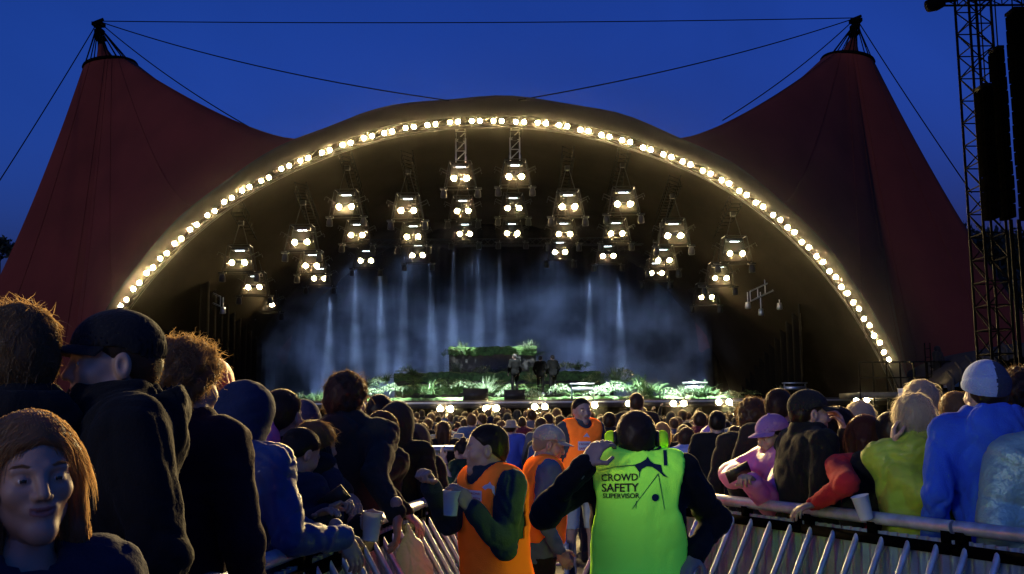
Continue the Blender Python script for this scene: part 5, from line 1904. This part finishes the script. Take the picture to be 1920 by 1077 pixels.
CROWD_MAX = 250
while len(spots) < CROWD_MAX and tries < 20000:
    tries += 1
    D = 12.3 + 21.5 * rc.random() ** 0.85
    px = rc.uniform(690, 1420) if D < 15 else rc.uniform(640, 1560)
    if 930 < px < 985 and D < 16.4: continue
    if D < 13.6 and (px < 900 or 985 < px < 1225): continue
    x = (px - 960) / 1900 * D
    if all((x - a) ** 2 + (D - b_) ** 2 > 0.46 ** 2 for a, b_, _ in spots): spots.append((x, D, px))
used = set()
for i, (x, D, px) in enumerate(spots):
    k = int(rc.choice(len(CP), p=np.array([6, 4, 4, 4, 4, 4, 6, 6, 1, 3, 3, 1]) / 46.0))
    src, lab = CP[k]
    o = src if k not in used else copy_tree(src)
    used.add(k)
    H0 = float(src["_H"])
    H = float(np.clip(rc.normal(1.72, 0.10), 1.45, 1.95))
    o.location = (x, D, gz(D))
    o.rotation_euler = (0, 0, R(rc.normal(0, 16)) - x * 0.03)
    q = H / H0
    o.scale = (q, q, q)
    tag(o, lab + " in the packed crowd before the stage", "person", "crowd before the stage")
# unseen figures added left of the frame to shade the left barrier
for i, (x, y, H) in enumerate(((-0.88, 0.45, 1.86), (-1.15, 0.9, 1.92), (-1.65, 1.5, 1.86), (-1.75, 0.5, 1.95), (-2.25, 1.9, 1.9), (-2.3, 1.1, 1.84), (-2.5, 2.7, 1.93), (-2.9, 2.0, 1.9), (-3.1, 3.2, 1.9), (-1.35, 0.1, 1.9), (-2.4, 0.2, 1.94), (-3.3, 1.2, 1.92))):
    src, lab = CP[i % 8]
    o = copy_tree(src)
    o.location = (x, y, 0)
    o.rotation_euler = (0, 0, -0.3)
    q = H / float(src["_H"])
    o.scale = (q * 1.1, q * 1.1, q)
    tag(o, lab + " added unseen at left to cast shade", "person", "unseen shade figures left of the camera")
for i, (src, lab) in enumerate(CP):
    if i not in used: src.location = (3.0 + i * 0.1, 30 + i, gz(30))
for o in bpy.data.objects:
    if "_H" in o: del o["_H"]

# ---------------------------------------------------------------- barriers
def barrier_proto():
    b = empty("crowd_barrier")
    pn = MB()
    P0, P1 = [], []
    for q in np.linspace(-0.5, 0.5, 101):
        ph = (q * 16) % 1.0
        d = 0.012 * (1 if ph < 0.4 else -1 if 0.5 < ph < 0.9 else (0.45 - ph) * 20 if ph < 0.6 else (ph - 0.95) * 20)
        P0.append((q, d, 1.10))
        P1.append((q, d, 0.02))
    pn.sheet([P0, P1])
    pn.sheet([[(x, y + 0.004, z) for x, y, z in P1], [(x, y + 0.004, z) for x, y, z in P0]])
    pn.build("panel", M_panel, b)
    MB().tube([(-0.49, 0, 1.16), (0.49, 0, 1.16)], 0.032, 12).build("top_rail", M_galv, b, smooth=True)
    for q in (-0.42, -0.25, -0.085, 0.085, 0.25, 0.42):
        MB().tube([(q, -0.03, 1.07), (q + 0.02, -0.62, 0.04)], 0.016, 8).build("brace", M_galv, b, smooth=True)
    mb = MB()
    mb.box((0, -0.33, 0.012), (0.98, 0.62, 0.02))
    mb.build("foot_plate", M_galv, b)
    br = MB()
    for q in (-0.46, 0.0, 0.46): br.box((q, 0, 1.11), (0.05, 0.05, 0.07))
    br.box((0, -0.028, 1.06), (0.98, 0.03, 0.05))
    br.build("bracket", M_steel, b)
    return b


bp_ = barrier_proto()
firstb = True


def barrier_run(a, b_, n_, side, word):
    """n_ sections from a to b_ (x, y); braces point to the aisle"""
    global firstb
    a, b_ = Vector((*a, 0)), Vector((*b_, 0))
    d = (b_ - a).normalized()
    for k in range(n_):
        o = bp_ if firstb else copy_tree(bp_)
        firstb = False
        c = a + d * (k + 0.5) * 1.0
        o.location = (c.x, c.y, 0)
        ang = math.atan2(d.y, d.x)
        # local -Y must face the aisle (x = 0 side)
        nrm = Vector((math.sin(ang), -math.cos(ang), 0))
        if nrm.x * side > 0: ang += math.pi
        o.rotation_euler = (0, 0, ang)
        tag(o, "steel crowd barrier with slanted braces, %s section of the %s row counted from the camera" % (ORD[k + 1], word), "barrier", "crowd barriers along the " + word + " side")


barrier_run((2.92, 3.0), (1.07, 6.8), 5, 1, "right")
barrier_run((-1.02, 3.25), (-0.44, 7.06), 4, -1, "left")
# low fences further down the aisle
def fence(px0, px1, D, label):
    a, b_ = at(px0, 860, D), at(px1, 860, D)
    f_ = empty("pit_fence", ((a.x + b_.x) / 2, D, gz(D)))
    tag(f_, label, "fence", "fences at the end of the aisle")
    W = b_.x - a.x
    mb = MB()
    mb.tube([(-W / 2, 0, 1.15), (W / 2, 0, 1.15)], 0.025, 8)
    mb.tube([(-W / 2, 0, 0.15), (W / 2, 0, 0.15)], 0.02, 8)
    for q in np.linspace(-W / 2, W / 2, int(W / 1.2) + 2): mb.tube([(q, 0, 0), (q, 0, 1.15)], 0.02, 6)
    mb.build("frame", M_galv, f_)
    pn = MB()
    P0, P1 = [], []
    for q in np.linspace(-W / 2, W / 2, int(W * 50)):
        P0.append((q, 0.03 + 0.01 * math.sin(q * 90), 1.1))
        P1.append((q, 0.03 + 0.01 * math.sin(q * 90), 0.2))
    pn.sheet([P0, P1])
    pn.build("panel", M_panel, f_)


fence(1115, 1420, 11.9, "low steel fence closing the right half of the aisle before the crowd")
fence(930, 1075, 12.2, "low steel fence in the middle of the aisle before the crowd")

# flight case rack at the left end of the aisle
fc = empty("flight_case", (at(812, 900, 11.0).x, 11.0, gz(11.0)))
tag(fc, "black flight case rack with aluminium posts and latches at the end of the left barrier", "flight case")
W2 = 0.62
mb = MB()
mb.box((0, 0.25, 0.70), (W2 * 1.7, 0.6, 0.96))
mb.box((0, 0.25, 0.1), (W2 * 1.6, 0.5, 0.12))
mb.build("case_body", mat("black_case_board", (0.018, 0.018, 0.02), 0.5, bump=0.2, bscale=90), fc)
mb = MB()
for x_ in (-W2 * 0.86, 0.05, W2 * 0.86): mb.box((x_, -0.065, 0.72), (0.035, 0.03, 1.42))
for z_ in (1.44, 1.19, 0.24): mb.box((0, -0.07, z_), (W2 * 1.75, 0.035, 0.035))
mb.box((0, 0.25, 1.455), (W2 * 1.75, 0.62, 0.025))
mb.build("frame", M_alu, fc)
for x_, z_ in ((-0.38, 0.55), (-0.16, 0.42), (-0.16, 0.20), (0.30, 0.5)):
    mb = MB()
    mb.box((x_, -0.075, z_), (0.11, 0.02, 0.13))
    lt = mb.build("latch", M_alu_dull, fc)
    MB().box((x_, -0.09, z_), (0.05, 0.015, 0.07)).build("handle", M_alu, lt)
st_ = MB().box((-0.16, -0.066, 0.66), (0.12, 0.006, 0.10)).build("sticker", M_white, fc)
mb = MB()
for x_ in (-0.42, 0.42):
    for y_ in (0.05, 0.45): mb.lathe([(0.0, -0.02), (0.05, -0.02), (0.05, 0.02), (0.0, 0.02)], 10, (x_, y_, 0.05), Matrix.Rotation(R(90), 4, 'Y'))
mb.build("castor", M_black, fc)

# cable ramp across the aisle: dark ramp with a green cover strip
rp_ = empty("cable_ramp", (at(880, 1030, 10.2).x, 10.2, 0))
tag(rp_, "low dark cable ramp with a bright green edge crossing the aisle", "cable ramp")
rows = [[(x_, y_, z_) for x_ in np.linspace(-0.9, 0.5, 8)] for y_, z_ in ((-0.45, 0.004), (-0.15, 0.11), (0.3, 0.11), (0.6, 0.004))]
MB().sheet(rows).build("ramp", mat("rubber", (0.03, 0.03, 0.035), 0.6, bump=0.4, bscale=60), rp_)
MB().box((-0.2, -0.17, 0.118), (1.4, 0.07, 0.012)).build("edge_strip", mat("green_strip", (0.12, 0.55, 0.06), 0.5), rp_)
pr = MB()
pa_, pb_ = at(985, 1022, 11.3), at(1062, 1019, 11.3)
pr.tube([pa_, pb_], 0.035, 8)
for p in (pa_, pb_): pr.tube([p, (p.x, p.y, gz(11.3))], 0.03, 6)
tag(pr.build("low_rail", M_galv), "low pale metal rail behind the grey capped steward", "rail")

# plastic bag hung on the left barrier
def bagf(P):
    X, Y, Z = P
    d = ell(P, (0, 0, -0.20), (0.10, 0.07, 0.13))
    d = smin(d, ell(P, (0.05, 0.0, -0.26), (0.09, 0.07, 0.08)), 0.05)
    d = smin(d, caps(P, (0, 0, -0.12), (-0.03, 0, 0.0), 0.035, 0.012), 0.06)
    return d


V, Q = net(bagf, (-0.15, -0.1, -0.36), (0.17, 0.1, 0.03), 0.007)
V = wrinkle(V, vnorm(V, Q), 0.010, 5, 1.2)
o = mesh("plastic_bag", V, Q, mat("thin_white_plastic", (0.55, 0.60, 0.50), 0.25, bump=0.4, bscale=40, transl=0.45, coat=0.3), loc=at(772, 985, 5.35))
o.scale = (0.8, 0.8, 0.9)
tag(o, "crumpled translucent white plastic bag hanging from the left barrier", "bag")

# ---------------------------------------------------------------- tower and hanging loudspeakers, right
def lattice(mb, c, wx, wy, z0, z1, bay, r=0.04):
    for sx in (-1, 1):
        for sy in (-1, 1):
            mb.tube([(c[0] + sx * wx, c[1] + sy * wy, z0), (c[0] + sx * wx, c[1] + sy * wy, z1)], r, 6)
    z, k = z0, 0
    while z < z1 - 0.01:
        zz = min(z + bay, z1)
        for sy in (-1, 1):
            mb.tube([(c[0] - wx, c[1] + sy * wy, z), (c[0] + wx, c[1] + sy * wy, z)], r * 0.55, 5)
            s_ = 1 if k % 2 else -1
            mb.tube([(c[0] - s_ * wx, c[1] + sy * wy, z), (c[0] + s_ * wx, c[1] + sy * wy, zz)], r * 0.55, 5)
        for sx in (-1, 1):
            mb.tube([(c[0] + sx * wx, c[1] - wy, z), (c[0] + sx * wx, c[1] + wy, z)], r * 0.55, 5)
            mb.tube([(c[0] + sx * wx, c[1] - wy, z), (c[0] + sx * wx, c[1] + wy, zz)], r * 0.55, 5)
        z, k = zz, k + 1


DT = 26.0
tp = at(1867, 660, DT)
tw = empty("truss_tower", (tp.x, DT, 0))
tag(tw, "tall dark lattice tower at the right edge carrying loudspeaker stacks", "tower")
mb = MB()
lattice(mb, (0, 0), 0.29, 0.40, 0.0, 13.2, 0.62, 0.035)
mb.build("lattice", M_steel, tw)
ar = MB()
lattice(ar, (0, 0), 0.22, 0.22, -0.9, 4.2, 0.6, 0.03)
o = ar.build("cantilever_arm", M_steel, tw)
o.rotation_euler = (0, R(90), 0)
o.location = (0, 0, 12.75)
he = MB()
he.lathe([(0.0, -0.25), (0.16, -0.22), (0.2, 0.0), (0.16, 0.22), (0.0, 0.25)], 12, (-1.05, -0.1, 12.45), Matrix.Rotation(R(70), 4, 'Y'))
he.tube([(-1.0, -0.1, 12.5), (-0.4, 0, 12.6)], 0.05, 6)
he.build("lamp_head", M_steel, tw)
for px0, px1, ytop, ybot, D, nm in ((1836, 1868, 168, 412, 24.6, "shortest"), (1862, 1896, 98, 412, 24.9, "middle"), (1893, 1952, 26, 412, 25.2, "tallest")):
    a, b_ = at(px0, ytop, D), at(px1, ybot, D)
    W = b_.x - a.x
    Hh = a.z - b_.z
    nbx = max(6, int(Hh / 0.36))
    la_ = empty("loudspeaker_array", ((a.x + b_.x) / 2, D, b_.z))
    tag(la_, nm + " one of three dark loudspeaker arrays hanging beside the tower", "loudspeaker", "loudspeaker arrays by the tower")
    hb_ = Hh / nbx
    pb = None
    for k in range(nbx):
        if pb is None:
            m2 = MB()
            m2.box((0, 0, 0), (W * 0.98, 0.55, hb_ * 0.92))
            m2.box((0, -0.285, 0), (W * 0.9, 0.02, hb_ * 0.8))
            m2.box((0, 0, hb_ * 0.47), (W * 0.5, 0.3, hb_ * 0.07))
            for s_ in (-1, 1): m2.box((s_ * W * 0.5, -0.18, 0), (0.03, 0.08, hb_ * 0.9))
            q = pb = m2.build("speaker_box", M_speaker, la_)
        else:
            q = pb.copy()
            C.objects.link(q)
        q.location = (0.012 * math.sin(k), 0.0, hb_ * (k + 0.5))
    m2 = MB()
    for s_ in (-1, 1): m2.tube([(s_ * W * 0.3, 0, Hh), (s_ * W * 0.3, 0, max(13.0 - b_.z, Hh + 0.6))], 0.018, 5)
    m2.box((0, 0, Hh + 0.05), (W * 1.05, 0.5, 0.08))
    m2.build("flying_frame", M_steel, la_)
pl_ = MB()
for q in (1895, 1910):
    p = at(q, 412, 25.6)
    pl_.tube([p, (p.x, 25.6, 0)], 0.05, 6)
tag(pl_.build("support_pole", M_steel), "slim dark double pole under the hanging loudspeakers", "pole")

# side awning: curved pale canvas edge with ribs over a dark bay, right of the stage
aw = empty("side_awning", (at(1905, 700, 34).x, 34, 0))
tag(aw, "low arched side awning with a ribbed canvas edge right of the stage", "awning")
pts = [(1775, 730), (1790, 706), (1812, 690), (1840, 676), (1870, 664), (1900, 656), (1935, 652), (1980, 650), (2040, 654)]
P = np.array([list(at(x, y, 34.0)) for x, y in pts]) - np.array(aw.location)
P = dens(P, 50)
rows = [P + [0, 0, -0.28], P + [0, -0.08, -0.05], P + [0, 0, 0.12], P + [0, 0.6, 0.2], P + [0, 5.0, 0.1]]
MB().sheet(rows).build("canvas_edge", M_rim, aw, smooth=True)
rb = MB()
for q in range(3, 49, 4):
    rb.tube([P[q] + [0, -0.1, -0.3], P[q] + [0, -0.1, 0.1], P[q] + [0, 0.3, 0.34]], 0.05, 5)
rb.build("rib", M_rim, aw)
bk = MB()
bk.sheet([P + [0, 4.0, 0.0], np.array([(p[0], p[1] + 4.0, 0.0) for p in P])])
bk.build("back_cloth", M_drape, aw)

# platform, railing and ladder right of the stage
pf = empty("side_platform", (at(1700, 740, 36.5).x, 36.5, 0))
tag(pf, "dark scaffold platform with railing at the right end of the stage", "platform")
x0_, x1_ = at(1600, 735, 36.5).x - pf.location.x, at(1800, 735, 36.5).x - pf.location.x
MB().box(((x0_ + x1_) / 2, 0.4, tower_p.z - 0.1), (x1_ - x0_, 2.4, 0.2)).build("deck", M_deck, pf)
mb = MB()
for x_ in np.linspace(x0_, x1_, 9):
    mb.tube([(x_, -0.75, 0), (x_, -0.75, tower_p.z + 1.05)], 0.03, 6)
for z_ in (0.5, 1.05): mb.tube([(x0_, -0.76, tower_p.z + z_), (x1_, -0.76, tower_p.z + z_)], 0.025, 6)
mb.build("railing", M_steel, pf)
mb = MB()
for x_ in (1728, 1738):
    p = at(x_, 700, 36)
    mb.tube([(p.x - pf.location.x, -0.9, tower_p.z - 0.3), (p.x - pf.location.x, -0.9, tower_p.z + 1.7)], 0.025, 5)
for k in range(6):
    p, q = at(1728, 700, 36).x - pf.location.x, at(1738, 700, 36).x - pf.location.x
    mb.tube([(p, -0.9, tower_p.z + k * 0.3), (q, -0.9, tower_p.z + k * 0.3)], 0.015, 5)
mb.build("ladder", M_steel, pf)
bnr = MB()
pts_ = [at(x_, y_, 35.4) for x_, y_ in ((1768, 705), (1798, 702))]
bnr.sheet([[pts_[0].lerp(pts_[1], t) + Vector((0, 0.03 * math.sin(t * 12), -0.08 * math.sin(t * math.pi))) for t in np.linspace(0, 1, 12)],
           [pts_[0].lerp(pts_[1], t) + Vector((0, 0.05 * math.sin(t * 14), -0.42)) for t in np.linspace(0, 1, 12)]])
tag(bnr.build("banner", cloth("pale_banner_cloth", (0.35, 0.38, 0.42)), smooth=True), "small pale banner tied to the railing beside the hooded figure", "banner")

# ---------------------------------------------------------------- trees
def tree(px, ptop, D, wd, label, seed):
    r = np.random.default_rng(seed)
    t = empty("tree", (at(px, 700, D).x, D, 0))
    tag(t, label, "tree", "dark trees behind the tents")
    top = at(px, ptop, D).z
    tr = MB()
    tr.tube([(0, 0, 0), (0.1, 0, top * 0.4), (0.0, 0, top * 0.9)], [0.32, 0.2, 0.04], 8)
    cl = []
    for k in range(26):
        a, z = r.uniform(0, 6.28), top * r.uniform(0.32, 0.97)
        rr = wd * (0.35 + 0.65 * r.random()) * math.sin(math.pi * min(1, (z / top - 0.15) / 0.95)) ** 0.7
        e = (rr * math.cos(a), rr * math.sin(a), z)
        cl.append(e)
        tr.tube([(0.05, 0, z * 0.62), (e[0] * 0.5, e[1] * 0.5, z * 0.85), e], [0.09, 0.05, 0.02], 5, False)
    tr.build("trunk", M_bark, t)
    V, F = [], []
    c = np.array(cl)[r.integers(0, len(cl), 9000)] + r.normal(0, wd * 0.15, (9000, 3)) * np.array((1, 1, 0.8))
    d = r.normal(0, 1, (9000, 3))
    d /= np.linalg.norm(d, axis=1)[:, None]
    e = np.cross(d, r.normal(0, 1, (9000, 3)))
    e /= np.linalg.norm(e, axis=1)[:, None]
    sz = r.uniform(0.12, 0.28, (9000, 1))
    V = np.stack([c - d * sz, c + e * sz * 0.45, c + d * sz, c - e * sz * 0.45], 1).reshape(-1, 3)
    F = np.arange(len(V)).reshape(-1, 4)
    mesh("crown", V, F, M_tree, t, smooth=False)


tree(1842, 418, 62, 2.6, "dark leafy tree behind the truss tower", 1)
tree(1888, 440, 58, 2.8, "lower dark tree right of the truss tower", 2)
tree(1930, 425, 60, 3.2, "dark tree at the right margin", 3)
tree(1915, 520, 52, 3.2, "dense dark low tree under the loudspeakers at the right margin", 5)
tree(-12, 438, 66, 2.0, "dark tree tip peeking out at the left margin", 4)
# ---------------------------------------------------------------- smoke on the stage; haze and halos added for lamp glow
def volume_box(name, lo, hi, setup, kind="stuff"):
    m = bpy.data.materials.new(name)
    m.use_nodes = True
    n, L = m.node_tree.nodes, m.node_tree.links
    n.remove(n["Principled BSDF"])
    v = n.new("ShaderNodeVolumePrincipled")
    v.inputs["Color"].default_value = (0.9, 0.9, 0.9, 1)
    L.new(v.outputs[0], n["Material Output"].inputs["Volume"])
    setup(m, n, L, v)
    c = [(a + b_) / 2 for a, b_ in zip(lo, hi)]
    d = [b_ - a for a, b_ in zip(lo, hi)]
    o = MB().box((0, 0, 0), d).build(name, m, loc=c)
    tag(o, kind=kind)
    return o


def smoke(m, n, L, v):
    tc = n.new("ShaderNodeTexCoord")
    no = n.new("ShaderNodeTexNoise")
    no.inputs["Scale"].default_value = 0.42
    no.inputs["Detail"].default_value = 3
    no.inputs["Roughness"].default_value = 0.55
    L.new(tc.outputs["Object"], no.inputs["Vector"])
    mr = n.new("ShaderNodeMapRange")
    mr.inputs[1].default_value, mr.inputs[2].default_value = 0.46, 0.72
    mr.inputs[3].default_value, mr.inputs[4].default_value = 0.05, 0.55
    L.new(no.outputs[0], mr.inputs[0])
    sx = n.new("ShaderNodeSeparateXYZ")
    L.new(tc.outputs["Object"], sx.inputs[0])
    hz = n.new("ShaderNodeMapRange")
    hz.inputs[1].default_value, hz.inputs[2].default_value = -4.4, 1.6
    hz.inputs[3].default_value, hz.inputs[4].default_value = 1.0, 0.07
    L.new(sx.outputs[2], hz.inputs[0])
    mu = n.new("ShaderNodeMath")
    mu.operation = 'MULTIPLY'
    L.new(mr.outputs[0], mu.inputs[0])
    L.new(hz.outputs[0], mu.inputs[1])
    L.new(mu.outputs[0], v.inputs["Density"])
    v.inputs["Anisotropy"].default_value = 0.2


volume_box("smoke", (-13.0, 50.6, 2.3), (10.0, 54.6, 11.4), smoke)


def haze(m, n, L, v):
    v.inputs["Density"].default_value = 0.000014
    v.inputs["Anisotropy"].default_value = 0.985


volume_box("haze", (-170, -160, -1.4), (170, 170, 24.0), haze)  # added haze, scatter pushed forward to imitate bloom round the lamps


def halo_mat(name, dens):
    """added glow volume imitating a lens halo round a lamp, thinning with distance"""
    m = bpy.data.materials.new(name)
    m.use_nodes = True
    n, L = m.node_tree.nodes, m.node_tree.links
    n.remove(n["Principled BSDF"])
    v = n.new("ShaderNodeVolumePrincipled")
    v.inputs["Color"].default_value = (0.95, 0.95, 0.95, 1)
    v.inputs["Anisotropy"].default_value = 0.55
    tc = n.new("ShaderNodeTexCoord")
    gr = n.new("ShaderNodeTexGradient")
    gr.gradient_type = 'SPHERICAL'
    L.new(tc.outputs["Object"], gr.inputs[0])
    pw = n.new("ShaderNodeMath")
    pw.operation = 'POWER'
    pw.inputs[1].default_value = 2.2
    L.new(gr.outputs["Fac"], pw.inputs[0])
    mu = n.new("ShaderNodeMath")
    mu.operation = 'MULTIPLY'
    mu.inputs[1].default_value = dens
    L.new(pw.outputs[0], mu.inputs[0])
    L.new(mu.outputs[0], v.inputs["Density"])
    L.new(v.outputs[0], n["Material Output"].inputs["Volume"])
    return m


def lamp_halos(name, mt, pts, r):  # spheres added to imitate lamp glow; no real smoke hangs there
    th = np.linspace(0, math.pi, 10)
    V, F = [], []
    mb = MB().lathe([(max(1e-4, math.sin(t)), -math.cos(t)) for t in th], 16)
    first = None
    for p in pts:
        if first is None:
            first = o = mb.build(name, mt, smooth=True)
        else:
            o = first.copy()
            C.objects.link(o)
        o.location = p
        o.scale = (r, r, r)
        tag(o, kind="stuff")


lamp_halos("smoke", halo_mat("arch_halo", 0.030), [at(x, y, YA - 0.25) for x, y in LAMPS], 0.95)  # halo volumes added round the arch lamps
lamp_halos("smoke", halo_mat("rig_halo", 0.120), [p + Vector((0, -0.35, -0.05)) for P in pods for p in P], 0.85)  # added halos for the rig pods
lamp_halos("smoke", halo_mat("lip_halo", 0.075), [at(x, y, 37.4) for x, y in FR[:9]], 0.9)  # added halos for the lamps on the stage lip
